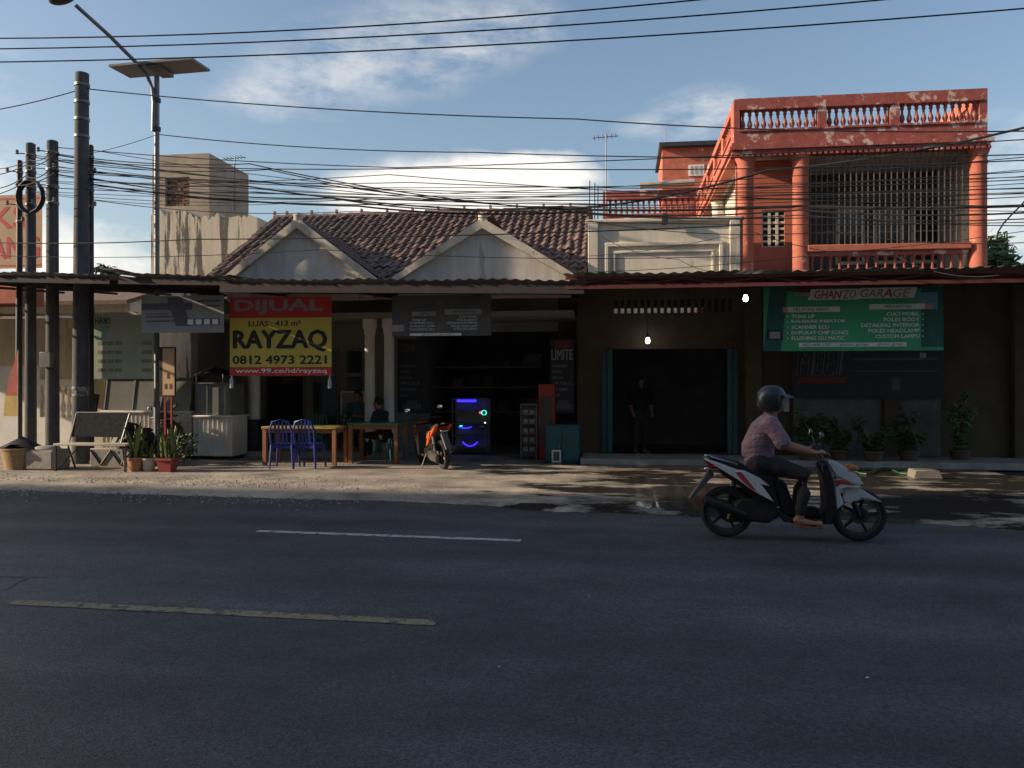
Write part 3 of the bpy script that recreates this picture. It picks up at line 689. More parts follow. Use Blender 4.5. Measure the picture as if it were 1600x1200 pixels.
# stair block and terrace behind
sb = thing('stair_tower', 'orange stair block with dark flat roof behind the peeling parapet', 'building', (X_(1035, 25.2), 25.2, 0))
a = X_(1035, 25.2); c = a+3.2; zt2 = Z_(1040, 232, 25.2)
part('wall', B().box(a, c, 25.2, 28, 0, zt2), orange, sb, world=True); part('roof_slab', B().box(a-.1, c+.1, 24.95, 28.1, zt2+.002, zt2+.12), darkmetal, sb, world=True)
vx = X_(1076, 25.2)
fr = part('vent', B().box(vx, vx+.45, 25.16, 25.198, Z_(1080, 275, 25.2), Z_(1080, 258, 25.2)), white, sb, world=True)
for i in range(3): part('vent_gap', B().box(vx+.05+i*.13, vx+.12+i*.13, 25.15, 25.158, Z_(1080, 273, 25.2), Z_(1080, 260, 25.2)), dark, fr, world=True)
te = thing('rear_terrace', 'lower red terrace with white balusters behind the cream front', 'terrace', (X_(942, 22), 22, 0))
ta, tb_ = X_(942, 22), X_(1088, 22); tz1, tz0 = Z_(1010, 297, 22), Z_(1010, 350, 22)
parapet(ta, tb_, 22, .15, tz0, tz1, [(ta+.12, tb_-.12, 15)], redpeel, te)
part('wall', B().box(ta, tb_, 22.0, 24.5, 0, tz0-.002), white, te, world=True)  # white chosen to look like daylight through the garage vents
part('water_pipe', B().tube([(X_(1000, 21.9), 21.9, tz1+.1), (X_(1085, 21.9), 21.9, tz1+.14)], .09, 10), concrete, te, world=True)

# ------------------------------------------------------------------ stained wall and water tower on the left
sw = thing('stained_wall_building', 'cream plaster building with black water stains and jagged top', 'building', (X_(236, 23), 23, 0))
xa, xb = X_(236, 23), X_(402, 23); b = B(); top = []
n = 40
for i in range(n+1):
    x = xa+(xb-xa)*i/n; z = Z_(236+166*i/n, 327+(8 if i > 15 else 0)+(random.choice((0, 3, 7)) if i < 28 else 3)+random.uniform(-3, 3), 23); top.append((x, z))
b.prism([(xa, 0)]+[(xb, 0)]+top[::-1], 23, 24.6)
part('wall', b, stained, sw, world=True)
wt = thing('water_tower', 'grey brown concrete box tower with broken brick patch', 'tower', (X_(237, 24), 24, 4))
xa, xb = X_(238, 24), X_(327, 24); zt3 = Z_(280, 241, 24)
towm = M('raw_concrete', (.34, .29, .23), .92, .2, 2, .3, 20)
bx0, bx1, bza, bzb = X_(258, 24), X_(296, 24), Z_(277, 322, 24), Z_(277, 277, 24)
part('wall', B().box(xa, bx0, 24, 26.7, 4, zt3), towm, wt, world=True); part('wall', B().box(bx1, xb, 24, 26.7, 4, zt3), towm, wt, world=True)
part('wall', B().box(bx0+.001, bx1-.001, 24.001, 26.69, bzb, zt3-.001), towm, wt, world=True); part('wall', B().box(bx0+.001, bx1-.001, 24.001, 26.69, 4, bza), towm, wt, world=True)
for r_ in range(9):
    for c_ in range(4):
        w = (bx1-bx0)/4; x = bx0+c_*w+(w/2 if r_ % 2 else 0); z = bza+(bzb-bza)*r_/9
        part('brick', B().box(max(x, bx0), min(x+w-.02, bx1), 24.05+random.uniform(0, .06), 24.4, z, z+(bzb-bza)/9-.015), brickm, wt, world=True)
part('backing', B().box(bx0, bx1, 24.41, 24.6, bza, bzb), brickm, wt, world=True)

# ------------------------------------------------------------------ far left neighbour: cream shop, canopy, sign
nb_ = thing('neighbour_shop', 'cream shop with orange wall top at the row of poles', 'building', (-16, 17, 0))
part('wall', B().box(-18, X_(215, 18.5), 18.5, 18.7, 0, 3.3), cream, nb_, world=True)
part('orange_band', B().box(-18, X_(28, 17.6), 17.6, 18.48, Z_(0, 474, 17.6), Z_(0, 430, 17.6)), orange, nb_, world=True)
part('lean_to_roof', B().prism([(15.6, 2.92), (18.48, 3.15), (18.48, 3.2), (15.6, 2.97)], -18, X_(222, 16), axis='x'), zinc, nb_, world=True)
part('low_wall', B().box(-18, X_(62, 17), 17, 17.2, 0, Z_(20, 572, 17)), white, nb_, world=True)
part('fence_base', B().box(X_(62, 17), X_(128, 17), 17, 17.15, 0, Z_(100, 652, 17)), white, nb_, world=True)
part('fence_rail', B().box(X_(62, 17), X_(128, 17), 16.97, 17.18, Z_(100, 603, 17), Z_(100, 593, 17)), white, nb_, world=True)
fme = baluster(Z_(100, 603, 17)-Z_(100, 652, 17), .06).mesh('baluster', white)
balus(nb_, fme, (X_(62, 17), 17.08, Z_(100, 652, 17)), (X_(128, 17), 17.08, Z_(100, 652, 17)), 7, white)
part('tile_roof', B().prism([(20, 3.75), (23.5, 4.75), (27, 3.75), (27, 3.65), (23.5, 4.62), (20, 3.65)], -20, X_(232, 21), axis='x'), tilem, nb_, world=True)
part('gable_end', B().prism([(20.3, 0), (26.7, 0), (26.7, 3.7), (23.5, 4.6), (20.3, 3.7)], X_(232, 21)-.3, X_(232, 21)-.1, axis='x'), cream, nb_, world=True)
part('inner_wall', B().box(-20, X_(232, 21)-.31, 20.3, 20.5, 0, 3.7), cream, nb_, world=True)
banner('shop_sign', 'white hoarding with red capital letters beside the poles', 'sign', -60, 305, 66, 420, 15.6, M('sign_white', (.52, .36, .24), .7, .08), [
    ('r', 0, .93, 1, .96, inkr), ('t', 'KS', .40, .55, .80, .84, inkr, 0, .03), ('t', 'ANG', .36, .14, .96, .43, inkr, 0, .03), ('r', 0, .03, 1, .05, inkr)], amp=0, thick=.12)

# ------------------------------------------------------------------ poles, street lamp, cables
def pole(px, ptop, pw, Y, label, mat=polem, lean=0, taper=.8):
    p = at(px, 600, Y); zt_ = Z_(px, ptop, Y); r = pw/2*(p-Vector((0, 0, EYE))).length/F
    t = thing('utility_pole', label, 'utility pole', (p.x, Y, 0), 0, 'poles at the left end of the row'); t.rotation_euler = (0, lean, 0)
    part('post', B().lathe([(r, 0), (r*taper, zt_), (r*taper*.6, zt_+.02)], (0, 0, 0), 18), mat, t)
    for k in range(4):
        z = zt_-.25-.33*k; rr = r*taper*1.08+.008
        part('band', B().lathe([(rr, 0), (rr, .05)], (0, 0, z), 16), greymetal, t)
        if zt_ < 6.6:
            sgn = 1 if k % 2 else -1
            part('bracket', B().tube([(0, -rr, z+.02), (sgn*.16, -rr-.06, z+.03)], .011, 6), darkmetal, t); part('insulator', B().lathe([(.02, -.04), (.035, -.03), (.022, 0), (.035, .02), (.015, .05)], (sgn*.17, -rr-.06, z+.05), 10), M('insulator_grey', (.2, .2, .21), .4), t)
    if label.startswith('dark concrete'): part('meter_box', B().box(-r*.9, r*.9, -r-.10, -r*.85, 1.9, 2.2).bevel(.01), greymetal, t)
    if label.startswith('thickest'): part('stencil_band', B().lathe([(r*.99, 0), (r*.985, .18)], (0, 0, 1.35), 18, cap=False), M('pale_stencil', (.30, .29, .27), .9, .3, 20, second=(.085, .085, .09), thr=.5), t)
    return t
pole(29, 252, 9, 15.3, 'thinnest dark pole in front of the white hoarding', darkmetal, .004)
pole(48, 225, 15, 15.2, 'dark pole carrying a round coil of cable', polem, .0)
pole(82, 221, 18, 15.0, 'dark concrete pole between the coil pole and the thick pole', polem, .0)
pole(125, 115, 22, 14.8, 'thickest and tallest concrete pole above the bench', polem, .006)
pole(142, 228, 9, 15.4, 'thin steel pole close behind the thickest pole', darkmetal, 0)
p = at(50, 308, 15.05); coil = B()
for k in range(5):
    R_ = .26+.02*random.random(); coil.tube([(R_*cos(t*pi/12)+random.uniform(-.01, .01), -.02*k, R_*1.15*sin(t*pi/12)) for t in range(25)], .026, 6)
solo('cable_coil', coil, wirem, 'round coil of black cable hung on a pole', 'cable coil', loc=p)
lx = at(245, 600, 15.3); lamp = thing('solar_street_lamp', 'street lamp with solar panel on top and long curved arm', 'street lamp', (lx.x, 15.3, 0))
topz = Z_(247, 118, 15.3)
part('post', B().lathe([(.06, 0), (.06, 1.2), (.05, 1.25), (.05, topz)], (0, 0, 0), 14), greymetal, lamp)
arm = [at(239, 205, 15.25), at(240, 160, 15.25), at(238, 138, 15.24), at(230, 118, 15.18), at(215, 100, 15.0), at(170, 55, 14.5), at(118, 8, 14.0)]
part('arm', B().tube(arm, .036, 8), greymetal, lamp, world=True)
hd = at(98, -3, 13.9); part('lamp_head', B().ell(hd, (.27, .15, .09), 14, 8, Matrix.Rotation(-.25, 3, 'Y')), darkmetal, lamp, world=True)
pc = at(250, 106, 15.3)
part('solar_panel', B().box(-.86, .86, -.36, .36, -.025, .025, Matrix.Rotation(.05, 3, 'X') @ Matrix.Rotation(-.03, 3, 'Y'), (0, 0, 0)).bevel(.006), M('panel_back', (.20, .20, .21), .5, .1, metal=.2), lamp, loc=pc-Vector((lx.x, 15.3, 0)))
part('panel_bracket', B().box(-.12, .12, -.3, .3, -.09, -.03), greymetal, lamp, loc=pc-Vector((lx.x, 15.3, 0)))
part('clamp', B().lathe([(.075, 0), (.075, .08)], (0, 0, Z_(245, 205, 15.3)), 12), darkmetal, lamp)
part('clamp', B().lathe([(.075, 0), (.075, .08)], (0, 0, Z_(245, 160, 15.3)), 12), darkmetal, lamp)
def wire(pts, r=.011, sag=.0, label='thin black cable strung across above the shopfronts', group='overhead cables'):
    P = [at(x, y, Y) for x, y, Y in pts]; out_ = []; r *= .8
    for i in range(len(P)-1):
        n = 14
        for k in range(n+(i == len(P)-2)):
            f = k/n; q = P[i].lerp(P[i+1], f); q.z -= sag*4*f*(1-f); out_.append(q)
    return solo('overhead_cable', B().tube(out_, r, 5), wirem, label, 'cable', group)
for a_, b_ in (((-80, 60), (1150, -6)), ((-80, 77), (1420, -4)), ((-80, 98), (1700, 5))):
    wire([(a_[0], a_[1], 9.5), (b_[0], b_[1], 9.0)], .011, .12, 'single thin cable crossing high over the road', 'high cables over the road')
wire([(-60, 180, 14.8), (122, 141, 14.8)], .013, .05); wire([(128, 138, 14.8), (900, 186, 14.2), (1700, 203, 12.5)], .014, .1)
wire([(140, 240, 15.4), (243, 211, 14.6)], .008, .03); wire([(247, 210, 14.6), (740, 238, 14), (1700, 239, 12.4)], .012, .08)
ws = [((85, 230), (620, 262), (1700, 212), .011), ((85, 240), (390, 256), (860, 327), .013), ((50, 245), (420, 265), (880, 325), .012), ((50, 262), (500, 287), (900, 328), .012), ((85, 272), (380, 290), (840, 331), .018),
      ((125, 275), (520, 310), (880, 322), .016), ((30, 290), (400, 300), (960, 320), .012), ((85, 250), (700, 262), (1700, 246), .012), ((82, 260), (640, 285), (1700, 276), .01), ((82, 268), (760, 300), (1700, 292), .01),
      ((125, 285), (560, 322), (920, 330), .02), ((142, 312), (560, 330), (1700, 345), .009), ((-40, 378), (300, 374), (1160, 352), .013), ((-40, 398), (500, 390), (1160, 400), .008), ((125, 290), (640, 318), (1700, 302), .009),
      ((860, 326), (1250, 322), (1700, 317), .028), ((880, 330), (1250, 328), (1700, 326), .018), ((860, 328), (1200, 266), (1720, 168), .024), ((880, 332), (1300, 340), (1700, 352), .01), ((880, 331), (1250, 336), (1700, 336), .012),
      ((920, 345), (1300, 362), (1700, 372), .009), ((920, 400), (1130, 370), (1165, 365), .006), ((940, 370), (1060, 405), (1150, 425), .006), ((1165, 358), (1400, 400), (1560, 430), .008), ((930, 425), (1300, 395), (1700, 345), .007),
      ((-40, 272), (40, 258), (85, 240), .012), ((-40, 292), (40, 275), (85, 255), .012), ((-40, 310), (30, 290), (85, 270), .012), ((-40, 262), (48, 250), (85, 232), .01)]
for k in range(12): ws.append(((random.choice((48, 82, 142)), random.uniform(232, 300)), (random.uniform(450, 760), random.uniform(268, 322)), (1700, random.uniform(215, 360)), random.uniform(.006, .010)))
for i, (p0, p1, p2, r) in enumerate(ws):
    yr = 12.4 if p2[0] > 1300 else 13.6
    lb = {15: 'thickest black cable bundle crossing the barred porch of the orange building', 16: 'second thick cable just under the thickest bundle at the barred porch', 17: 'thick cable climbing steeply past the red parapet', 23: 'slack thin wire falling from the orange column to the canopy', 12: 'lone cable crossing the gables just above the canopies', 10: 'thick dark cable passing just above the roof ridge'}.get(i)
    if lb: wire([(*p0, 15.0), (*p1, 14.2), (*p2, yr)], r, .05+.04*(i % 3), lb)
    else: wire([(*p0, 15.0), (*p1, 14.2), (*p2, yr)], r, .05+.04*(i % 3))
lp = [at(1600+22*sin(t*.55)-8*t*.3, 250+t*14, 12.6) for t in range(10)]
solo('cable_loop', B().tube(lp, .012, 5), wirem, 'slack loop of cable dangling beside the orange building', 'cable')
def antenna(px, pt, pb, Y, label, arms=True):
    p0 = at(px, pb, Y); p1 = at(px, pt, Y); r = thing('antenna', label, 'antenna', p0); h = p1.z-p0.z
    part('mast', B().tube([(0, 0, 0), (0, 0, h)], .016, 6), greymetal, r)
    if arms:
        part('boom', B().tube([(-.35, 0, h-.1), (.3, .1, h-.04)], .012, 5), greymetal, r)
        for k in range(6): part('element', B().tube([(-.3+k*.11, -.2, h-.1+k*.01), (-.3+k*.11, .2, h-.1+k*.01)], .008, 5), greymetal, r)
antenna(947, 209, 335, 21.5, 'tall television antenna above the red terrace'); antenna(367, 243, 330, 24.5, 'small crooked antenna beside the concrete tower'); antenna(1040, 198, 232, 25.4, 'bare thin rod on the orange stair block roof', False)
for k, px in enumerate((921, 929, 934)): solo('steel_rod', B().tube([at(px, 345, 19), at(px+.5, 282+4*k, 19)], .012, 5), darkmetal, 'thin upright steel rod beside the tiled roof end', 'rod', 'starter bars at the roof end')

# ------------------------------------------------------------------ banners
gb = M('banner_green', (.055, .36, .17), .55, .2, 1.2); gbd = M('banner_dark_green', (.02, .10, .08), .55, .2)
banner('garage_banner', 'green banner listing car services in white capitals under the canopy', 'banner', 1193, 446, 1474, 548, 14.6, gb, [
    ('r', 0, 0, .10, 1, gbd, .1), ('r', .88, .05, 1, .97, gbd), ('r', .86, .62, .97, .88, M('print_blue', (.12, .3, .4), .6)),
    ('r', .25, .785, .54, .95, inkw, .05), ('r', .53, .80, .84, .96, inkw, .05),
    ('t', 'GHAN', .29, .80, .44, .93, inkr, .25, .03), ('t', 'ZO', .445, .80, .52, .93, inkg, .25, .03), ('t', 'GAR', .545, .815, .67, .94, inkg, .25, .03), ('t', 'A', .67, .815, .72, .94, inkr, .25, .03), ('t', 'GE', .725, .815, .82, .94, inkg, .25, .03),
    ('r', .12, .60, .43, .68, inkw), ('t', 'MELAYANI SERVIS :', .17, .615, .38, .665, inkk, 0, .01), ('r', .595, .63, .92, .71, inkw), ('t', 'PERAWATAN :', .68, .645, .84, .695, inkk, 0, .01), ('r', .90, .63, .94, .71, M('print_pink', (.6, .3, .25), .6)), ('r', .11, .60, .14, .68, M('print_pink', (.6, .3, .25), .6)),
    ('t', 'TUNE UP', .16, .505, .29, .56, inkw, 0, .045), ('t', 'KALIBRASI INJEKTOR', .16, .425, .46, .48, inkw, 0, .045), ('t', 'SCANNER ECU', .16, .34, .37, .395, inkw, 0, .045), ('t', 'DUPLIKAT CHIP KUNCI', .16, .255, .475, .31, inkw, 0, .045), ('t', 'FLUSHING OLI MATIC', .16, .17, .455, .225, inkw, 0, .045),
    ('t', 'CUCI MOBIL', .69, .53, .87, .585, inkw, 0, .045), ('t', 'POLES BODY', .675, .445, .87, .50, inkw, 0, .045), ('t', 'DETAILING INTERIOR', .55, .36, .87, .415, inkw, 0, .045), ('t', 'POLES HEADLAMP', .59, .275, .87, .33, inkw, 0, .045), ('t', 'CUSTOM LAMPU', .63, .19, .87, .245, inkw, 0, .045),
    ('r', .20, .06, .80, .125, inkw), ('t', '0822 4490 1797', .22, .07, .38, .115, inkk), ('t', 'ghanzo_garage', .43, .065, .59, .12, inkk), ('t', 'ghanzo_garage', .64, .065, .78, .12, inkk),
    ('r', .02, .17, .11, .33, inkk), ('r', .035, .195, .095, .30, inkg), ('r', .18, .84, .26, .9, M('print_tan', (.35, .32, .2), .6))]+[('r', .135, .165+k*.085+.02, .142, .165+k*.085+.04, inkw) for k in range(5)]+[('r', .885, .185+k*.085+.02, .892, .185+k*.085+.04, inkw) for k in range(5)], amp=.007, sag=.16, seed=1)
dkp = M('poster_dark', (.028, .03, .038), .6, .2); dkg = M('poster_grey', (.10, .10, .11), .6, .2)
banner('meet_banner', 'dark banner with outlined MEET lettering on the ochre wall below the green banner', 'banner', 1238, 540, 1476, 622, 16.98, dkp, [
    ('t', 'MEET', .035, .44, .365, .96, M('print_dim_grey', (.13, .12, .14), .6), .2, .045), ('t', 'MEET', .035, .44, .365, .96, dkp, .2, .02), ('r', .02, .28, .34, .40, M('print_dark_red', (.17, .03, .035), .6), .1), ('r', .41, .72, .95, .76, dkg), ('r', .41, .50, .95, .53, dkg), ('r', .66, .16, .71, .38, dkg), ('r', .84, .76, .88, .86, inkg), ('r', .42, .86, .49, .98, M('print_dark_red', (.17, .03, .035), .6))], amp=.004, seed=3)
bgm = M('banner_brown_grey', (.10, .095, .09), .55, .25, 2)
banner('service_banner', 'dark grey banner with small white service lists above the shop', 'banner', 613, 461, 768, 525, 14.2, bgm, [
    ('r', .20, .50, .44, .60, inkg), ('t', 'SERVIS', .28, .52, .42, .58, inkk), ('r', .53, .52, .90, .65, inkg), ('t', 'PERAWATAN', .62, .55, .84, .62, inkk),
    ('t', 'TUNE UP', .20, .37, .34, .42, inkw), ('t', 'SCANNER ECU', .18, .30, .42, .35, inkw), ('t', 'DUPLIKAT CHIP', .18, .22, .43, .27, inkw), ('t', 'FLUSHING OLI', .18, .14, .42, .19, inkw),
    ('t', 'CUCI MOBIL', .68, .44, .86, .49, inkw), ('t', 'POLES BODY', .66, .36, .86, .41, inkw), ('t', 'DETAILING INTERIOR', .56, .29, .86, .34, inkw), ('t', 'POLES HEADLAMP', .60, .21, .86, .26, inkw), ('t', 'CUSTOM LAMPU', .62, .14, .86, .19, inkw),
    ('r', .18, .01, .70, .07, inkw), ('t', 'ghanzo garage', .30, .015, .62, .065, inkk), ('r', .58, .81, .73, .87, dkg), ('r', .44, .74, .53, .9, dkg), ('r', .0, .12, .12, .28, inkg)], amp=.006, seed=5)
banner('for_sale_banner', 'red and yellow banner reading DIJUAL with a phone number', 'banner', 359, 464, 518, 587, 14.9, inky, [
    ('r', 0, .735, 1, 1, inkr), ('r', 0, 0, 1, .11, inkr), ('t', 'DIJUAL', .055, .785, .91, .965, inkg, 0, .06), ('t', 'LUAS : 413 m²', .19, .63, .70, .70, inkk, 0, .04), ('t', 'RAYZAQ', .04, .31, .95, .575, inkk, 0, .05), ('t', '0812 4973 2221', .03, .15, .95, .255, inkk, 0, .05), ('t', 'www.99.co/id/rayzaq', .06, .02, .95, .092, inkw, 0, .035)], amp=.006, seed=2)
for px in (362, 515):
    p = at(px, 590, 14.88); solo('water_bottle_weight', B().lathe([(.03, -.2), (.035, -.18), (.035, -.05), (.015, 0), (.015, .04)], p, 10), M('clear_plastic', (.45, .47, .48), .25, .05), 'plastic bottle hung as a weight under a corner of the yellow banner', 'bottle', 'bottles under the yellow banner')
banner('menu_banner', 'grey and white printed banner hung above the food carts', 'banner', 221, 462, 350, 520, 14.3, M('banner_grey', (.28, .28, .28), .6, .2, 2), [
    ('r', 0, .62, .62, .80, dkg), ('r', .42, .18, .60, .95, dkg, -.25), ('r', .05, .3, .40, .34, dkg), ('r', .05, .42, .40, .46, dkg), ('r', .05, .5, .33, .53, dkg), ('r', .68, .82, .95, .88, dkg), ('r', .72, .70, .95, .74, dkg), ('r', .55, .20, .95, .38, dkg)]+[('r', .56+k*.1, .22, .63+k*.1, .36, inkw) for k in range(4)], amp=.006, seed=4)
banner('food_stall_banner', 'pale green stall banner with its print showing through reversed', 'banner', 147, 492, 243, 592, 15.3, M('banner_pale', (.42, .47, .38), .6, .15, 1.5), [
    ('t', 'OKAH', .02, .86, .27, .955, inkk, 0, .03, True)]+[('r', u, v, u+w, v+.055, M('print_olive', (.25, .27, .18), .6)) for v in (.53, .39, .25, .11) for u, w in ((.06, .14), (.22, .10), (.34, .12), (.78, .16))]+[('r', .0, .62, .16, .84, M('print_pale_teal', (.28, .40, .36), .6), .12)], amp=.006, seed=6)
pst = [('t', 'SUPER TUNE UP', .08, .38, .85, .42, inkg), ('t', 'ANTI KARAT', .08, .30, .72, .34, inkg)]+[('r', .08, v, u, v+.035, dkg) for v, u in ((.62, .7), (.54, .45), (.46, .55), (.22, .42))]+[('r', .2, .05, .9, .12, dkg), ('r', .35, .12, .75, .17, dkg)]
banner('roll_poster', 'tall dark poster with white list on the shop post behind the parked scooter', 'poster', 621, 530, 662, 645, 17.3, dkp, [('t', 'CON', .08, .82, .62, .95, M('print_dim_red', (.14, .08, .09), .6), 0, .02)]+pst, amp=.006)
banner('roll_poster', 'tall dark poster with white list above the teal cabinet', 'poster', 860, 530, 897, 645, 16.9, dkp, [('t', 'LIMITE', .05, .72, .95, .86, inkg, 0, .02), ('r', .2, .88, .85, .98, M('print_dark_red', (.17, .03, .035), .6))]+pst, amp=.006, seed=2)
def feather_flag():
    r = thing('feather_flag', 'red and yellow feather flag by the white low wall', 'flag', G(20, 722))
    part('pole', B().tube([(.12, 0, 0), (.12, 0, 2.2)], .012, 6), greymetal, r)
    zs = [.3, .9, 1.3, 1.7, 2.15]; xs = [-.22, -.2, -.16, -.06, .1]
    for k, m in enumerate((white, M('flag_yellow', (.55, .42, .14), .7), M('flag_red', (.45, .12, .09), .7), M('flag_red', (.45, .12, .09)))):
        part('flag_panel', B().prism([(.11, zs[k]), (xs[k], zs[k]), (xs[k+1], zs[k+1]), (.11, zs[k+1])], -.004, .004), m, r)
feather_flag()

# ------------------------------------------------------------------ food carts, bench, pots, basket at the left
ivory = M('ivory_sheet', (.66, .62, .54), .7, .12, 4)
def cart(name, label, px0, px1, pyb, ytop, Y, gtop, depth=.7, tilt=0):
    a, c = X_(px0, Y), X_(px1, Y); zt_ = Z_((px0+px1)/2, ytop, Y); r = thing(name, label, 'food cart', (a, Y, GZ)); w = c-a; zt_ -= GZ
    n = max(4, int(w/.09))
    part('counter', B().box(0, w, .02, depth, .08, zt_), ivory, r)
    for i in range(n+1): part('panel_rib', B().box(w*i/n-.012, w*i/n+.012, 0, .018, .1, zt_-.03), ivory, r)
    part('counter_top', B().box(-.04, w+.04, -.04, depth+.04, zt_+.002, zt_+.04).bevel(.008), white, r)
    gt = Z_((px0+px1)/2, gtop, Y)-GZ; s = tilt
    g = part('glass_case', B().prism([(0.02, zt_+.045), (depth-.1, zt_+.045), (depth-.1, gt), (.02+s, gt)], .02, w-.02, axis='x'), M('case_glass', (.20, .21, .20), .1, .1, spec=.6), r)
    for i in range(4):
        x = .02+(w-.06)*i/3; part('case_mullion', B().prism([(0.0, zt_+.045), (.03, zt_+.045), (.03+s, gt), (s, gt)], x, x+.022, axis='x'), greymetal, r)
    part('case_top', B().box(-.02, w+.02, s-.02, depth-.06, gt+.002, gt+.03), greymetal, r)
    for x in (.06, w-.06):
        for y in (.1, depth-.1): part('leg', B().box(x-.025, x+.025, y-.025, y+.025, 0, .078), darkmetal, r)
    return r
cart('food_cart', 'ivory ribbed food cart with slanted glass case behind the bench', 160, 298, 712, 645, 15.9, 592, .7, .12)
c2_ = cart('food_cart', 'smaller ivory cart with pagoda roof beside the for sale banner', 303, 362, 714, 652, 15.8, 600, .7, 0)
part('cart_roof', B().lathe([(.5, 0), (.18, .13), (0, .18)], (.28, .35, Z_(330, 590, 15.8)), 4), darkmetal, c2_)
for x in (.03, .6): part('roof_post', B().tube([(x, .05, .8), (x, .05, Z_(330, 588, 15.8))], .014, 6), greymetal, c2_)
bench = thing('bench', 'steel bench with pale plank seat and dark slanted backrest', 'bench', G(140, 737))
def bb_(x0, x1, y0, y1, z0, z1, m, nm, **k): part(nm, B().box(x0, x1, y0, y1, z0, z1, **k).bevel(.004), m, bench)
SW = .68
part('seat', B().box(-SW, SW, -.02, .36, .45, .485).bevel(.006), M('pale_plank', (.42, .38, .31), .8, .2, 5), bench)
for sx_ in (-1, 1):
    part('leg', B().box(sx_*SW-.02*sx_-.016, sx_*SW-.02*sx_+.016, 0, .032, 0, .449), darkmetal, bench)
    part('leg', B().tube([(sx_*(SW-.06), .5, 0), (sx_*(SW-.02), .34, .449)], .016, 6), darkmetal, bench)
    part('brace', B().tube([(sx_*(SW-.28), .34, .44), (sx_*(SW-.05), .05, .05)], .012, 6), darkmetal, bench)
    part('back_post', B().tube([(sx_*.50-.15, .36, .46), (sx_*.52-.12, .56, 1.0)], .016, 6), greymetal, bench)
bk = B().box(-.36, .66, -.012, .012, 0, .44); part('backrest', bk, M('backrest_mesh', (.03, .03, .03), .95, .3, 20, spec=.08), bench, loc=(-.27, .42, .58), rot=(-.32, 0, 0))
part('back_rail', B().tube([(-.64, .56, 1.01), (.40, .56, 1.01)], .016, 6), greymetal, bench)
p = G(60, 735); blk = thing('concrete_block', 'rough concrete footing block beside the wicker basket', 'block', p)
part('block', B().box(-.27, .27, 0, .5, 0, .36).bevel(.03, 2), concrete, blk); part('mortar_cap', B().ell((0, .22, .37), (.25, .2, .06), 10, 6), concrete, blk)
p = G(160, 731); zb_ = thing('planter_block', 'low concrete block with raised zigzag ribs under the bench', 'block', (p.x, p.y+.25, GZ))
part('block', B().box(-.42, .42, 0, .3, 0, .33).bevel(.012), concrete, zb_)
for k in range(4): part('rib', B().tube([(-.4+.2*k, -.008, .03 if k % 2 else .3), (-.2+.2*k, -.008, .3 if k % 2 else .03)], .014, 5), darkmetal, zb_)
p = G(15, 735); bas = thing('wicker_basket', 'wicker basket covered with a dark tarpaulin heap', 'basket', p)
wick = M('wicker', (.30, .20, .11), .9, .35, 30, .8, 60)
part('basket', B().lathe([(.26, 0), (.33, .34), (.35, .35), (.35, .38), (.30, .38), (.25, .05)], (0, .3, 0), 20), wick, bas)
tp = B(); g = [[(i/6*.8-.42, .05+j/5*.5, .36+.26*max(0, 1-abs(i-3.3)/3)*(1-abs(j-2.5)/4)+random.uniform(-.02, .02)) for i in range(7)] for j in range(6)]
vs = [[tp.v(q) for q in row] for row in g]
for j in range(5):
    for i in range(6): tp.b.faces.new((vs[j][i], vs[j][i+1], vs[j+1][i+1], vs[j+1][i]))
bmesh.ops.solidify(tp.b, geom=tp.b.faces[:], thickness=.01)
part('tarpaulin', tp, M('black_tarp', (.03, .03, .032), .6, .2), bas)
p = G(112, 722); af = thing('a_frame_sign', 'leaning framed menu board behind the bench', 'sign', (p.x, p.y+.3, GZ))
part('frame', B().box(-.17, .17, -.015, .015, .45, 1.35, Matrix.Rotation(-.12, 3, 'X') @ Matrix.Rotation(.08, 3, 'Y'), (0, 0, 0)), darkmetal, af)
part('poster', B().box(-.145, .145, -.02, -.016, .48, 1.32, Matrix.Rotation(-.12, 3, 'X') @ Matrix.Rotation(.08, 3, 'Y'), (0, 0, 0)), M('menu_print', (.42, .30, .18), .6, .3, 6, second=(.16, .10, .06), thr=.52), af)
for x in (-.15, .15): part('leg', B().tube([(x, .08, 0), (x, .0, .46)], .012, 6), darkmetal, af)
Y = 14.9; p = at(262, 720, Y); ms = thing('menu_stand', 'upright orange menu board on two red legs', 'sign', (p.x, Y, GZ))
z1, z0 = Z_(262, 542, Y)-GZ, Z_(262, 620, Y)-GZ
part('frame', B().box(-.17, .16, 0, .03, z0, z1).bevel(.006), darkmetal, ms)
part('poster', B().box(-.10, .14, -.006, -.002, z0+.03, z1-.03), M('menu_orange', (.62, .42, .24), .6, .12, 3, second=(.45, .17, .05), thr=.53), ms)
for k in range(3): part('printed_panel', B().box(-.06+.05*k, -.02+.05*k, -.011, -.008, z0+.15+.2*(k % 2), z0+.25+.2*(k % 2)), M('print_brown', (.15, .08, .04), .6), ms)
for x in (-.06, .07): part('leg', B().box(x-.016, x+.016, 0, .03, 0, z0-.002), M('red_leg', (.35, .05, .04), .6), ms)
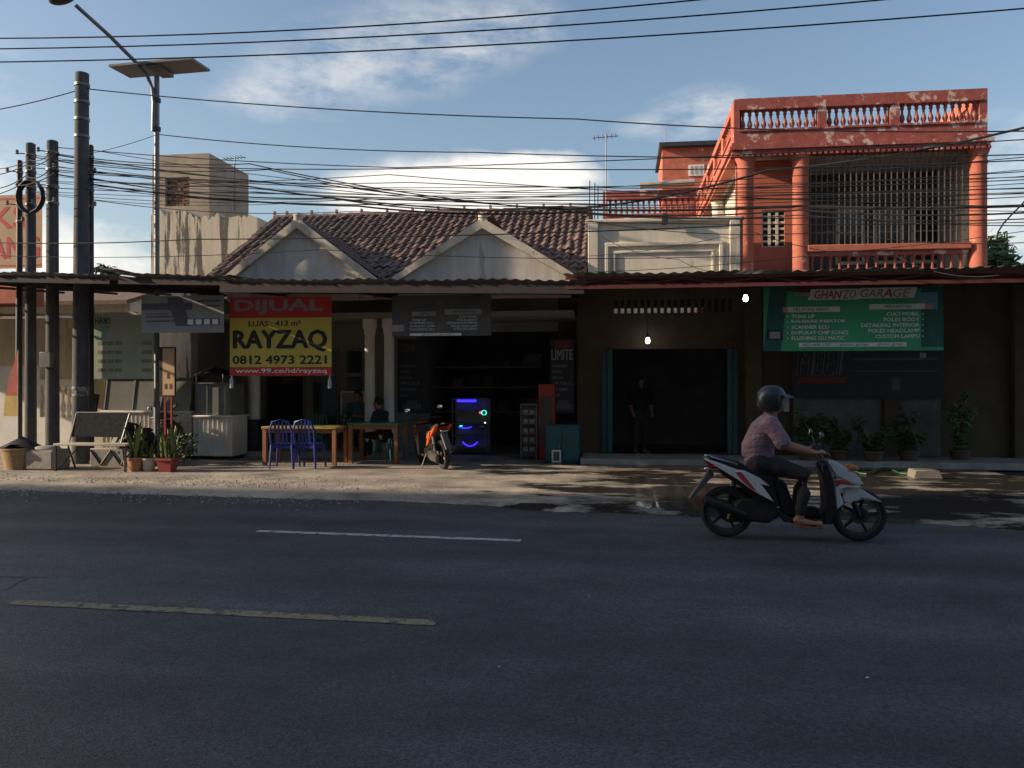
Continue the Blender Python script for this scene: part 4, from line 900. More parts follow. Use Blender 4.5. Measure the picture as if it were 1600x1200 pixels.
# snake plants
def blade(h, w, bend):
    b = B(); n = 6; lo = []; hi = []
    for i in range(n+1):
        f = i/n; ww = w*(.55+.45*sin(pi*min(1, f*1.4)/1.4))*(1 if f < .75 else (1-f)/.25+.02); yy = bend*f*f; z = h*f
        lo.append(b.v((-ww, yy-.012*(1-f), z))); hi.append(b.v((ww, yy-.012*(1-f), z))); 
    mid = [b.v((0, bend*(i/n)**2+.012, h*i/n)) for i in range(n+1)]
    for i in range(n): b.b.faces.new((lo[i], mid[i], mid[i+1], lo[i+1])); b.b.faces.new((mid[i], hi[i], hi[i+1], mid[i+1]))
    return b.mesh('leaf', leafm)
blades = [blade(.55, .028, .08), blade(.45, .026, .14), blade(.62, .03, .05)]
by_ = []
for q in blades:
    m2 = q.copy(); m2.materials.clear(); m2.materials.append(leafy); by_.append(m2)
def pot_plant(px, py, r, h, mat, n, label, scale=1, yellow=True, square=False, kind='snake'):
    p = G(px, py); t = thing('potted_plant', label, 'potted plant', p, random.uniform(0, 6) if not square else 0)
    part('pot', B().lathe([(r*.72, 0), (r*.95, h*.85), (r*1.08, h*.86), (r*1.08, h), (r*.9, h), (r*.85, h*.8)], (0, 0, 0), 4 if square else 18), mat, t, rot=(0, 0, pi/4 if square else 0))
    part('soil', B().lathe([(r*.86, h*.82), (0, h*.85)], (0, 0, 0), 14), M('soil', (.05, .035, .025), .95), t)
    for i in range(n):
        a = random.uniform(0, 6.28); q = random.uniform(0, r*.7)
        me = random.choice(by_ if (yellow and random.random() < .55) else blades)
        o = link('leaf', me, t, (q*cos(a), q*sin(a), h*.8), (random.gauss(0, .16), random.gauss(0, .16), random.uniform(0, 6.28))); s = scale*random.uniform(.7, 1.1); o.scale = (s, s, s)
    return t
pot_plant(212, 736, .15, .24, M('terracotta', (.36, .17, .09), .85, .2), 16, 'snake plant in an orange terracotta pot beside the bench', 1.05)
pot_plant(233, 736, .12, .23, M('pot_grey', (.45, .43, .40), .8, .15), 9, 'short plant in a grey white pot between two other pots', .7)
pot_plant(262, 737, .2, .24, M('pot_red', (.30, .06, .05), .7, .15), 22, 'snake plants in a square dark red planter', .95, square=True)
b = B()
for i in range(240):
    a = random.uniform(0, 6.28); q = random.uniform(0, .3); z = random.uniform(.1, .6); c = Vector((q*cos(a), q*sin(a)*.6, z)); d = Vector((random.gauss(0, 1), random.gauss(0, 1), random.gauss(0, .6))).normalized()*.05; e = d.orthogonal().normalized()*.018
    b.face([c-d, c+e, c+d, c-e])
p = G(287, 728); sp = thing('leafy_shrub', 'low leafy shrub behind the red planter', 'shrub', p); part('foliage', b, leafm, sp, smooth=0); part('stem', B().tube([(0, 0, 0), (.02, 0, .35)], .012, 5), wood, sp)

# ------------------------------------------------------------------ tables, chairs, stools
bluep = M('blue_plastic', (.015, .028, .19), .4, .1); greenp = M('green_plastic', (.03, .22, .15), .4, .1); tealp = M('teal_plastic', (.03, .16, .16), .4, .1)
def chair(p, rz, mat, label, group=None):
    t = thing('plastic_chair', label, 'chair', p, rz, group)
    part('seat', B().box(-.2, .2, -.2, .2, .42, .45).bevel(.012, 2), mat, t)
    for sx_ in (-1, 1):
        for sy in (-1, 1): part('leg', B().tube([(sx_*.215, sy*.215, 0), (sx_*.185, sy*.185, .43)], [.018, .026], 6), mat, t)
    arch = [(-.19, .19, .43), (-.2, .24, .7), (-.15, .265, .85), (0, .275, .9), (.15, .265, .85), (.2, .24, .7), (.19, .19, .43)]
    part('back_frame', B().tube(arch, [.02]*7, 6), mat, t)
    for x in (-.1, -.035, .035, .1): part('back_slat', B().box(x-.018, x+.018, -.006, .006, 0, .42, Matrix.Rotation(-.17, 3, 'X'), (0, 0, 0)), mat, t, loc=(x*0, .2, .45))
    part('apron', B().box(-.19, .19, -.19, .19, .37, .419), mat, t)
    return t
def table(p, w, d, h, top, leg, label, rz=0):
    t = thing('table', label, 'table', p, rz)
    part('tabletop', B().box(-w/2, w/2, -d/2, d/2, h-.04, h).bevel(.006), top, t)
    part('apron', B().box(-w/2+.06, w/2-.06, -d/2+.06, d/2-.06, h-.12, h-.042), leg, t)
    for sx_ in (-1, 1):
        for sy in (-1, 1): x = sx_*(w/2-.05); y = sy*(d/2-.05); part('leg', B().box(x-.035, x+.035, y-.035, y+.035, 0, h-.042), leg, t)
    return t
woodp = M('orange_wood', (.30, .13, .06), .6, .25, 8)
p0, p1 = G(410, 727), G(524, 727); Yt = p0.y
w = X_(525, Yt)-X_(408, Yt)
table(((X_(408, Yt)+X_(525, Yt))/2, Yt+.38, GZ), w, .75, Z_(466, 667, Yt)-GZ, M('yellow_oilcloth', (.36, .30, .10), .35, .4, 12), woodp, 'wooden table with yellowish oilcloth behind the two blue chairs')
w2 = 1.0; table((X_(526, Yt)+.52, Yt+.95, GZ), w2, .8, .78, M('green_oilcloth', (.06, .24, .11), .3, .3, 8), woodp, 'wooden table with green top beside the white columns')
chair(tuple(G(445, 731)), pi+.1, bluep, 'blue plastic chair nearer the red planter at the wooden table', 'blue chairs at the table')
chair(tuple(G(484, 731)), pi-.08, bluep, 'blue plastic chair nearer the parked scooter at the wooden table', 'blue chairs at the table')
chair((X_(492, 17.1), 17.1, GZ), .1, greenp, 'green plastic chair behind the yellowish table'); chair((X_(540, 17.5), 17.5, .17), -.1, tealp, 'teal plastic chair behind the green table')
st = thing('plastic_stool', 'teal plastic stool between the columns and the parked scooter', 'stool', (X_(622, 16.3), 16.3, GZ))
part('seat', B().box(-.15, .15, -.15, .15, .42, .45).bevel(.01), tealp, st)
for sx_ in (-1, 1):
    for sy in (-1, 1): part('leg', B().tube([(sx_*.18, sy*.18, 0), (sx_*.13, sy*.13, .42)], [.018, .028], 6), tealp, st)
cb = thing('white_cabinet', 'white framed glass cabinet behind the seated people', 'cabinet', (X_(551, 17.9), 17.9, .17))
part('body', B().box(-.27, .27, 0, .4, 0, 1.25), M('cabinet_inside', (.25, .25, .24), .6), cb)
for x in (-.27, .25): part('frame_post', B().box(x, x+.03, -.02, -.001, 0, 1.25), white, cb)
for z in (0, .6, 1.22): part('frame_rail', B().box(-.24, .25, -.02, -.001, z, z+.03), white, cb)
rc = thing('water_dispenser', 'dark box with potted sprig beside the white column', 'box', (X_(385, 16.6), 16.6, GZ)); part('box', B().box(-.2, .25, 0, .4, 0, .75).bevel(.01), darkmetal, rc); part('lid', B().box(-.22, .27, -.02, .42, .752, .78), black, rc)

# ------------------------------------------------------------------ shop goods
def shelf(px0, px1, pt, pb, Y, label, n=4, mat=greymetal):
    a, c = X_(px0, Y), X_(px1, Y); zt_ = Z_((px0+px1)/2, pt, Y); r = thing('display_shelf', label, 'shelf', (a, Y, .08)); w = c-a; h = zt_-.08
    part('back', B().box(0, w, .38, .4, 0, h), dark, r)
    for x in (0, w-.025):
        for y in (0, .35): part('post', B().box(x, x+.025, y, y+.025, 0, h), mat, r)
    for k in range(n+1):
        z = .12+(h-.15)*k/n; part('shelf_board', B().box(.026, w-.026, .01, .37, z, z+.02), mat, r)
    return r, w, h
led = M('led_blue', (.03, .02, 1), .5, 0, emit=1.8); ledg = M('led_green', (.05, .9, .7), .5, 0, emit=1.2); ledr = M('led_red', (1, .1, .15), .5, 0, emit=.8); ledw = M('led_white', (.8, .9, 1), .5, 0, emit=2)
sh, w, h = shelf(706, 762, 622, 692, 17.6, 'glass display shelf with glowing blue lamp strips')
def glow(u0, u1, v, m, nm='led_strip', t=.012, curve=0):
    pts = [(w*(u0+(u1-u0)*i/8), -.01, h*v+curve*(2*i/8-1)**2) for i in range(9)]; part(nm, B().tube(pts, t, 6), m, sh)
glow(.15, .68, .95, led, t=.03); glow(.2, .55, .46, led, t=.014, curve=.03); glow(.30, .72, .14, led, t=.014, curve=.09); glow(.22, .3, .50, ledg)
part('led_ring', B().tube([(w*.9+.05*cos(k*pi/8), -.01, h*.74+.05*sin(k*pi/8)) for k in range(17)], .01, 6), ledg, sh); part('led_dot', B().ell((w*.8, -.01, h*.74), (.03, .02, .03), 8, 6), ledr, sh); part('led_dot', B().ell((w*.93, -.01, h*.56), (.015, .015, .015), 8, 6), ledw, sh)
part('headlamp_unit', B().ell((w*.8, .1, h*.48), (.12, .1, .06), 12, 8), greymetal, sh)
s2, w_, h_ = shelf(813, 839, 631, 704, 16.6, 'narrow glass shelf of small goods beside the red cabinet', 5)
for k in range(10): part('goods_box', B().box(.05+(k % 2)*.13, .15+(k % 2)*.13, .05, .2, .15+(k//2)*h_*.17, .23+(k//2)*h_*.17), inkg, s2)
rcab = thing('red_cabinet', 'tall red drinks cabinet against the shop post', 'cabinet', (X_(841, 16.75), 16.75, .06))
cw = X_(866, 16.75)-X_(841, 16.75); ch = Z_(853, 600, 16.75)-.06
part('body', B().box(0, cw, 0, .5, 0, ch).bevel(.015), M('red_enamel', (.42, .05, .035), .4, .1), rcab); part('door_glass', B().box(.05, cw-.04, -.008, -.002, .3, ch-.25), M('cabinet_grey', (.12, .08, .07), .3), rcab); part('handle', B().box(.02, .035, -.03, -.009, .5, .9), greymetal, rcab)
tcab = thing('teal_cabinet', 'low teal metal cabinet with two doors under the poster', 'cabinet', (X_(852, 16.2), 16.2, GZ))
cw = X_(905, 16.2)-X_(852, 16.2); ch = Z_(880, 664, 16.2)-GZ
part('body', B().box(0, cw, 0, .45, 0, ch).bevel(.01), teal, tcab)
for k in range(2): d_ = part('door', B().box(.02+k*cw/2, cw/2-.02+k*cw/2, -.015, -.001, .04, ch-.03).bevel(.004), teal, tcab); part('handle', B().box(cw/2-.06+k*.08, cw/2-.04+k*.08, -.03, -.016, .25, .35), greymetal, d_)
fr_ = thing('leaning_frame', 'small pale picture frame leaning on the teal cabinet', 'frame', (X_(862, 16.1), 16.1, .06))
for (x0, x1, z0, z1) in ((0, .03, 0, .24), (.15, .18, 0, .24), (.031, .149, 0, .03), (.031, .149, .21, .24)): part('frame_bar', B().box(x0, x1, 0, .02, z0, z1), white, fr_)
part('picture', B().box(.031, .149, .008, .014, .031, .209), dkg, fr_)
for i in range(26):
    px = random.uniform(690, 840); Yg = random.uniform(20.4, 21.5); z = random.choice((.9, 1.5, 2.0)); x = X_(px, Yg); s = random.uniform(.08, .2)
    solo('goods_box', B().box(-s, s, -.1, .1, 0, s*1.6).bevel(.006), random.choice((inkg, dkg, M('carton', (.25, .16, .09), .8), M('goods_blue', (.05, .08, .18), .5))), 'boxed goods stacked on the dark back racks of the shop', 'box', 'boxed goods in the shop', loc=(x, Yg, z+.021))
for z in (.9, 1.5, 2.0): solo('shop_rack', B().box(X_(672, 21), X_(850, 21), 20.2, 21.8, z-.03, z+.02), dark, 'dark back rack board at %s height in the shop' % {.9: 'knee', 1.5: 'chest', 2.0: 'head'}[z], 'rack')

# ------------------------------------------------------------------ plants and clutter at the right, under the canopy
def bush(px, py, Y, rx, rz, label, n=380, m=leafm):
    p = at(px, py, Y); b = B(); r = thing('potted_shrub', label, 'shrub', (p.x, Y, .06))
    for k in range(9):      # arching stems with leaves along them
        a0 = random.uniform(0, 6.28); out_ = rx*random.uniform(.3, 1.15); hh = rz*random.uniform(.45, 1.1); dr = random.uniform(0, .35)
        for i in range(n//9):
            f = random.random(); c = Vector((out_*f*cos(a0)+random.gauss(0, .04), out_*f*sin(a0)*.7+random.gauss(0, .04), .25+hh*(f-dr*f*f)*1.1+random.gauss(0, .03)))
            d = Vector((cos(a0)+random.gauss(0, .8), sin(a0)+random.gauss(0, .8), random.gauss(0, .7))).normalized()*random.uniform(.05, .12); e = d.orthogonal().normalized()*d.length*.3
            b.face([c-d, c+e, c+d, c-e])
    part('foliage', b, m, r, smooth=0); part('stem', B().tube([(0, 0, .2), (.02, 0, .25+rz*.6)], .015, 5), wood, r)
    part('pot', B().lathe([(.13, 0), (.17, .24), (.19, .25), (.19, .29), (.15, .28)], (0, 0, 0), 14), M('pot_dark', (.10, .06, .045), .8), r)
for k, (px, Y, rx, rz, lb) in enumerate(((1262, 16.2, .35, .9, 'leafy potted shrub beside the garage pillar'), (1312, 16.3, .4, .8, 'broad potted shrub below the MEET lettering'), (1365, 16.1, .42, .65, 'low spreading potted shrub below the dark banner'), (1420, 16.3, .38, .8, 'potted shrub at the end of the grey wall'), (1500, 16.6, .3, 1.15, 'tall potted shrub by the ochre wall and white bucket'))): bush(px, 720, Y, rx, rz, lb)
p = G(1527, 716); bk_ = thing('bucket', 'pale plastic bucket standing by the tall shrub', 'bucket', p)
part('body', B().lathe([(.13, 0), (.16, .3), (.17, .3), (.17, .32), (.15, .32), (.12, .03)], (0, 0, 0), 18), M('bucket_plastic', (.40, .33, .28), .6), bk_); part('handle', B().tube([(-.16, 0, .3), (-.1, -.1, .22), (.1, -.1, .22), (.16, 0, .3)], .006, 5), greymetal, bk_)
p = G(1449, 748); solo('ramp_block', B().prism([(-.22, 0), (.23, 0), (.17, .14), (-.2, .14)], -.05, .3).bevel(.012), M('ramp_concrete', (.19, .17, .14), .9, .2), 'small pale concrete ramp block at the forecourt edge', 'block', loc=p)
solo('green_hose', B().tube([(*(G(1335+i*9, 738+5*sin(i*.9)).xy), .075) for i in range(13)], .013, 6), M('hose_green', (.03, .09, .035), .5), 'green garden hose lying before the shrubs', 'hose')
# trees beyond
def tree(px, Y, z0, z1, r, label, n=1500):
    x = X_(px, Y); t = thing('tree', label, 'tree', (x, Y, 0)); b = B(); h = z1-z0
    part('trunk', B().tube([(0, 0, 0), (.1, 0, z0*.6), (-.05, .1, z0+h*.5)], [.2, .14, .06], 8), wood, t)
    cl = [(Vector((random.uniform(-1, 1)*r*.7, random.uniform(-1, 1)*r*.7, z0+h*random.uniform(.1, .9))), random.uniform(.3, .5)*r) for _ in range(12)]
    for c, q in cl: part('limb', B().tube([(0, 0, z0*.8), tuple(c)], [.06, .02], 5), wood, t)
    for i in range(n):
        c, q = random.choice(cl); c = c+Vector((random.gauss(0, q*.5), random.gauss(0, q*.5), random.gauss(0, q*.45)))
        d = Vector((random.gauss(0, 1), random.gauss(0, 1), random.gauss(0, .6))).normalized()*.14; e = d.orthogonal().normalized()*.06; b.face([c-d, c+e, c+d, c-e])
    part('crown', b, leafm, t, smooth=0)
tree(1556, 24, 3.8, 5.6, .75, 'dark green tree behind the right side of the orange building'); tree(165, 40, 6.3, 7.7, .8, 'distant tree top beyond the stall canopy', 700)

# ------------------------------------------------------------------ scooters
def cv(cx, cy): return ((cx/4.444+1060-1237)/157, (255-cy/4.444)/157)
def poly(*pts): return [cv(*p) for p in pts]
def scooter(label, loc, rz, cmain, caccent, parked, lean=0):
    t = thing('motor_scooter', label, 'scooter', loc, rz); t.rotation_euler = (lean, 0, rz)
    R = .265
    for x in (-.645, .645):
        wh = part('wheel', B().lathe([(.05, -.05), (.06, -.04), (.06, .04), (.05, .05)], (0, 0, 0), 14, 'y'), black, t, loc=(x, 0, R))
        part('tyre', B().lathe([(R-.06, -.035), (R-.03, -.05), (R-.008, -.038), (R, 0), (R-.008, .038), (R-.03, .05), (R-.06, .035), (R-.06, -.035)], (0, 0, 0), 36, 'y', False), rubber, wh)
        rm = part('rim', B().lathe([(R-.085, -.035), (R-.058, -.04), (R-.058, .04), (R-.085, .035), (R-.085, -.035)], (0, 0, 0), 36, 'y', False), M('rim_grey', (.07, .07, .075), .4, .1, metal=.3), wh)
        for k in range(5): a = k*2*pi/5; part('spoke', B().tube([(.05*cos(a), 0, .05*sin(a)), ((R-.08)*cos(a+.12), 0, (R-.08)*sin(a+.12))], [.022, .014], 6), black, wh)
        part('brake_disc', B().lathe([(.05, -.058), (.085, -.058), (.085, -.054), (.05, -.054), (.05, -.058)], (0, 0, 0), 20, 'y', False), darkmetal, wh)
    for s in (-1, 1):
        def sp(nm, pl, y0, y1, m, inset=.08, par=t): return part(nm, B().prism(pl, s*y0, s*y1, inset).bevel(.006), m, par)
        sp('side_panel', poly((165, 560), (250, 580), (400, 636), (450, 640), (560, 690), (632, 752), (570, 738), (664, 868), (560, 815), (480, 765), (400, 705), (300, 645)), .10, .165, cmain)
        sp('panel_stripe', poly((385, 655), (430, 650), (470, 700), (540, 790), (490, 765), (430, 710)), .158, .168, caccent, 0)
        sp('front_panel', poly((1002, 697), (1100, 690), (1235, 745), (1135, 748), (1085, 765), (1122, 865), (1078, 908), (1058, 870)), .07, .14, cmain)
        sp('panel_stripe', poly((1030, 700), (1110, 695), (1200, 735), (1100, 725), (1075, 745)), .135, .145, caccent, 0)
        part('fork_leg', B().tube([(.645, s*.062, R), (.50, s*.062, .62)], .018, 8), black, t)
        g0 = Vector((.20, s*.18, .90)); g1 = Vector((.245, s*.34, .885)) if s else None
        part('grip', B().tube([(.272, s*.22, .885), (.262, s*.345, .875)], .019, 8), black, t)
        part('brake_lever', B().tube([(.30, s*.2, .90), (.315, s*.33, .885)], .007, 6), greymetal, t)
        ms_ = part('mirror_stem', B().tube([(.27, s*.19, .93), (.25, s*.27, 1.02), (.24, s*.30, 1.05)], .007, 6), black, t)
        mi = part('mirror', B().ell((.235, s*.32, 1.075), (.022, .065, .042), 12, 8), black, t)
        part('mirror_glass', B().ell((.219, s*.32, 1.076), (.010, .056, .035), 12, 8), mirrorm, mi)
        part('indicator', B().ell((.575, s*.10, .74), (.05, .03, .03), 10, 6), M('amber_lens', (.5, .2, .04), .3), t)
    part('under_body', B().prism(poly((250, 590), (640, 690), (700, 900), (560, 880), (430, 760), (300, 680)), -.10, .10).bevel(.01), black, t)
    part('seat', B().prism(poly((185, 540), (300, 565), (420, 590), (520, 650), (640, 660), (700, 690), (640, 720), (500, 690), (380, 625), (215, 568)), -.13, .13, .0).bevel(.025, 2), M('seat_vinyl', (.02, .02, .022), .55, .1), t)
    part('floorboard', B().prism(poly((640, 880), (720, 1000), (1010, 1010), (1030, 960), (960, 975), (760, 965)), -.13, .13).bevel(.01), black, t)
    part('tunnel', B().prism(poly((640, 700), (720, 960), (980, 980), (960, 900), (800, 900), (740, 720)), -.07, .07).bevel(.02), black, t)
    part('leg_shield', B().prism(poly((960, 600), (1010, 570), (1060, 700), (1075, 900), (1040, 1010), (985, 1000), (1000, 880), (990, 720)), -.16, .16).bevel(.015), black, t)
    part('front_cover', B().prism(poly((995, 560), (1060, 560), (1190, 640), (1250, 700), (1258, 748), (1180, 740), (1060, 680), (1010, 600)), -.12, .12, 0).bevel(.03, 2), cmain, t)
    part('headlight', B().prism(poly((1150, 625), (1225, 680), (1235, 715), (1185, 690)), -.085, .085).bevel(.01), M('lamp_lens', (.35, .36, .38), .1, 0), t)
    part('front_fender', B().prism(poly((1125, 760), (1150, 745), (1245, 762), (1385, 852), (1250, 828), (1165, 868), (1120, 850)), -.085, .085, 0).bevel(.015, 2), cmain, t)
    part('handlebar_cover', B().prism(poly((905, 480), (960, 440), (1030, 480), (1050, 520), (1000, 560), (950, 540)), -.11, .11).bevel(.03, 2), M('cover_dark', (.06, .065, .075), .35, .1), t)
    part('handlebar', B().tube([(.268, -.22, .885), (.285, 0, .91), (.268, .22, .885)], .014, 8), black, t)
    part('engine', B().prism(poly((420, 850), (640, 840), (700, 960), (620, 1020), (440, 1000), (330, 1010), (340, 960)), -.10, .08).bevel(.02), M('engine_alloy', (.04, .04, .04), .5, .3, 15, metal=.5), t)
    part('crankcase', B().prism(poly((300, 950), (360, 930), (640, 900), (660, 1000), (560, 1030), (320, 1040)), .081, .15).bevel(.02, 2), M('engine_cover', (.10, .097, .09), .5, .3, 15, metal=.4), t)
    part('muffler', B().tube([Vector((*cv(180, 860), 0)).xzy+Vector((0, -.15, 0)), Vector((*cv(280, 890), 0)).xzy+Vector((0, -.15, 0)), Vector((*cv(470, 960), 0)).xzy+Vector((0, -.14, 0))], [.045, .06, .035], 12), black, t)
    part('shock_absorber', B().tube([(-.60, .12, .33), (-.55, .12, .62)], .028, 8), greymetal, t)
    part('air_filter', B().box(-.62, -.38, .085, .16, .36, .5).bevel(.03, 2), black, t)
    part('rear_hugger', B().prism(poly((200, 830), (330, 770), (480, 850), (440, 870), (330, 800), (225, 850)), -.05, .05), black, t)
    part('mudguard', B().prism(poly((205, 660), (250, 680), (95, 860), (65, 862)), -.06, .06).bevel(.006), M('mudguard_grey', (.10, .10, .10), .5), t)
    part('tail_light', B().prism(poly((172, 585), (245, 605), (300, 640), (230, 640)), -.075, .075).bevel(.01), M('tail_lens', (.35, .02, .02), .2), t)
    part('tail_lamp_chrome', B().box(*sorted((cv(180, 650)[0], cv(280, 630)[0])), -.06, .06, cv(0, 655)[1], cv(0, 632)[1]).bevel(.006), chrome, t)
    pl = part('number_plate', B().box(-.09, .09, -.004, .004, -.045, .045), black, t, loc=(-.80, 0, .66), rot=(0, 0, pi/2)); pl.rotation_euler = (.35, 0, -pi/2)
    part('grab_rail', B().tube([(-.55, .12, .76), (-.80, .11, .83), (-.86, 0, .84), (-.80, -.11, .83), (-.55, -.12, .76)], .012, 6), M('rail_silver', (.35, .35, .36), .35, 0, metal=.8), t)
    if parked: part('kickstand', B().tube([(-.05, .12, .25), (-.12, .26, .03), (-.18, .27, .025)], .011, 6), greymetal, t)
    return t
whitep = M('scooter_white', (.66, .67, .68), .25, .05, 3, coat=.5); redp = M('scooter_red', (.45, .05, .045), .3, .05)
rr_ = gnd(1237, 842); ROT = radians(-3.0)
moving = scooter('white scooter with red stripes ridden along the road', (rr_.x, rr_.y, 0), ROT, whitep, redp, False)
orp = M('scooter_orange', (.70, .14, .025), .3, .05, coat=.5)
pk = G(690, 733)
hdg = radians(121)
scooter('orange and black scooter parked on its stand facing the shop', (pk.x+.645*cos(hdg)+.05, pk.y+.645*sin(hdg), GZ), hdg, orp, M('scooter_dark_red', (.10, .02, .02), .3), True, radians(-6))
scooter('black scooter parked behind the snake plants', (X_(249, 15.3), 15.2, GZ), radians(75), M('scooter_black', (.02, .02, .022), .3, .05, coat=.4), M('scooter_dark_red', (.10, .02, .02), .3), True, radians(-5))

# ------------------------------------------------------------------ people
def figure(name, label, loc, rz, J, mats, voxel, hair=True, fingers=True, sandal=None):
    """J: joints in local coordinates (x forward, y left). One closed surface by voxel remesh; colours by nearest body segment."""
    b = B(); seg = []
    def limb(lbl, pts, rs):
        pts = [Vector(p) for p in pts]
        b.tube(pts, rs, 20)
        for p, r in ((pts[0], rs[0]), (pts[-1], rs[-1])):
            q = r if not isinstance(r, tuple) else max(r)*.8
            b.ell(p, (q, q, q), 10, 8)
        for i in range(len(pts)-1): seg.append((lbl, pts[i], pts[i+1], rs[i] if not isinstance(rs[i], tuple) else max(rs[i]), rs[i+1] if not isinstance(rs[i+1], tuple) else max(rs[i+1])))
    hip, wst, chs, nck, hd = [Vector(J[k]) for k in ('hip', 'waist', 'chest', 'neck', 'head')]
    limb('top', [hip+Vector((.0, 0, .05)), wst, chs, nck-Vector((0, 0, .03))], J.get('bulk', [(.165, .135), (.16, .13), (.185, .125), (.09, .075)]))
    limb('skin', [nck-Vector((0, 0, .04)), hd-Vector((0, 0, .06))], [.058, .055])
    limb('bottom', [hip+Vector((0, .08, -.02)), hip+Vector((0, -.08, -.02))], [.135, .135])
    b.ell(hd, (.098, .078, .118), 16, 12); b.ell(hd+Vector((.02, 0, -.065)), (.07, .058, .06), 12, 8); b.ell(hd+Vector((.10, 0, -.02)), (.022, .014, .026), 8, 6)
    for s in (-1, 1): b.ell(hd+Vector((-.005, s*.08, -.01)), (.02, .012, .032), 8, 6)
    seg.append(('head', hd+Vector((0, 0, .05)), hd-Vector((0, 0, .06)), .1, .09))
    for s, k in ((-1, 'R'), (1, 'L')):
        sh_, el, wr, hn = [Vector(J[q+k]) for q in ('sh', 'el', 'wr', 'ha')]
        kn, an, to = [Vector(J[q+k]) for q in ('kn', 'an', 'to')]
        limb('top', [chs.lerp(sh_, .5)+Vector((0, 0, .02)), sh_, sh_.lerp(el, .85)], [.09, .085, .082])
        limb('skin', [sh_.lerp(el, .8), el, el.lerp(wr, .4), wr], [.045, .044, .042, .028])
        d = (hn-wr).normalized(); limb('skin', [wr, wr+d*.05, hn], [(.03, .022), (.042, .02), (.042, .018)])
        if fingers:
            lat = Vector((0, 1, 0))
            for f in range(4):
                o_ = hn+lat*(f-1.5)*.021*s; ln = (.03, .036, .034, .026)[f]
                limb('skin', [o_, o_+d*ln, o_+d*ln*.9+Vector((0, 0, -.032)), o_+d*ln*.1+Vector((0, 0, -.05))], [.0105, .010, .0095, .008])
            th_ = wr+d*.03-lat*s*.03
            limb('skin', [th_, th_+d*.03-lat*s*.015+Vector((0, 0, -.012)), th_+d*.06-lat*s*.008+Vector((0, 0, -.03))], [.014, .012, .009])
        hp = hip+Vector((0, s*.09, -.01))
        limb('bottom', [hp, hp.lerp(kn, .5), kn, kn.lerp(an, .4), an+Vector((0, 0, .03))], [.10, .088, .07, .066, .05])
        heel = an+Vector((-.035, 0, -.055)); limb('foot', [an+Vector((0, 0, .04)), an-Vector((0, 0, .02))], [.036, .038])
        limb('foot', [heel, an.lerp(to, .5)+Vector((0, 0, -.035)), to], [.036, (.045, .03), (.045, .018)])
    bmesh.ops.recalc_face_normals(b.b, faces=b.b.faces)
    tmp = bpy.data.objects.new('tmp', b.mesh('tmp', None, 0)); C.objects.link(tmp)
    md = tmp.modifiers.new('r', 'REMESH'); md.mode = 'VOXEL'; md.voxel_size = voxel; md.use_smooth_shade = True
    ms2 = tmp.modifiers.new('s', 'SMOOTH'); ms2.factor = .5; ms2.iterations = 7 if voxel < .01 else 3
    dg = bpy.context.evaluated_depsgraph_get(); me = bpy.data.meshes.new_from_object(tmp.evaluated_get(dg)); bpy.data.objects.remove(tmp)
    me.materials.clear(); keys = ['top', 'bottom', 'skin', 'head', 'foot']
    for k in keys: me.materials.append(mats.get(k, skin))
    def dseg(p, a, c, r0, r1):
        ab = c-a; f = max(0, min(1, (p-a).dot(ab)/max(ab.length_squared, 1e-9))); return (p-(a+ab*f)).length-(r0+(r1-r0)*f)
    for f in me.polygons:
        p = f.center; best = min(seg, key=lambda q: dseg(p, *q[1:])); f.material_index = keys.index(best[0]); f.use_smooth = True
    root = tag(link(name, me, None, loc, (0, 0, rz)), label, 'person')
    if hair:
        h = B(); h.ell(hd+Vector((-.015, 0, .025)), (.102, .087, .115), 16, 12)
        for v in list(h.b.verts):
            if v.co.x > hd.x+.055 and v.co.z < hd.z+.06 or v.co.z < hd.z-.05: v.co = hd+(v.co-hd)*.8
        part('hair', h, M('black_hair', (.012, .010, .009), .6, .2, 30), root)
    return root, hd
visorm = bpy.data.materials.new('visor_plastic'); visorm.use_nodes = True
_n = visorm.node_tree.nodes; _l = visorm.node_tree.links; _t = _n.new('ShaderNodeBsdfTransparent'); _m = _n.new('ShaderNodeMixShader'); _m.inputs[0].default_value = .35
_n['Principled BSDF'].inputs['Base Color'].default_value = (.45, .44, .46, 1); _n['Principled BSDF'].inputs['Roughness'].default_value = .15
_l.new(_t.outputs[0], _m.inputs[1]); _l.new(_n['Principled BSDF'].outputs[0], _m.inputs[2]); _l.new(_m.outputs[0], _n['Material Output'].inputs[0])
JR = dict(bulk=[(.185, .165), (.185, .165), (.20, .145), (.10, .085)], hip=(-.33, 0, .80), waist=(-.335, 0, .93), chest=(-.265, 0, 1.12), neck=(-.215, 0, 1.265), head=(-.185, 0, 1.40),
          shR=(-.235, -.185, 1.195), elR=(-.10, -.27, .965), wrR=(.17, -.285, .905), haR=(.245, -.285, .905), shL=(-.235, .185, 1.195), elL=(-.10, .27, .965), wrL=(.17, .285, .905), haL=(.245, .285, .905),
          knR=(.13, -.15, .66), anR=(.06, -.14, .27), toR=(.245, -.15, .185), knL=(.13, .15, .66), anL=(.06, .14, .27), toL=(.245, .15, .185))
shirt = M('mauve_shirt', (.26, .17, .195), .9, .15, 5, .9, 11, stretch=(1, 1, 2.2), bdist=.05); trous = M('dark_trousers', (.035, .03, .032), .9, .15, 6, .9, 10, bdist=.05)
rider, hd = figure('person', 'rider in mauve shirt and dark helmet on the white scooter', (rr_.x, rr_.y, 0), ROT, JR, {'top': shirt, 'bottom': trous, 'foot': M('tan_foot', (.36, .19, .12), .7, .1)}, .009, hair=False)
hb = B(); rows = []
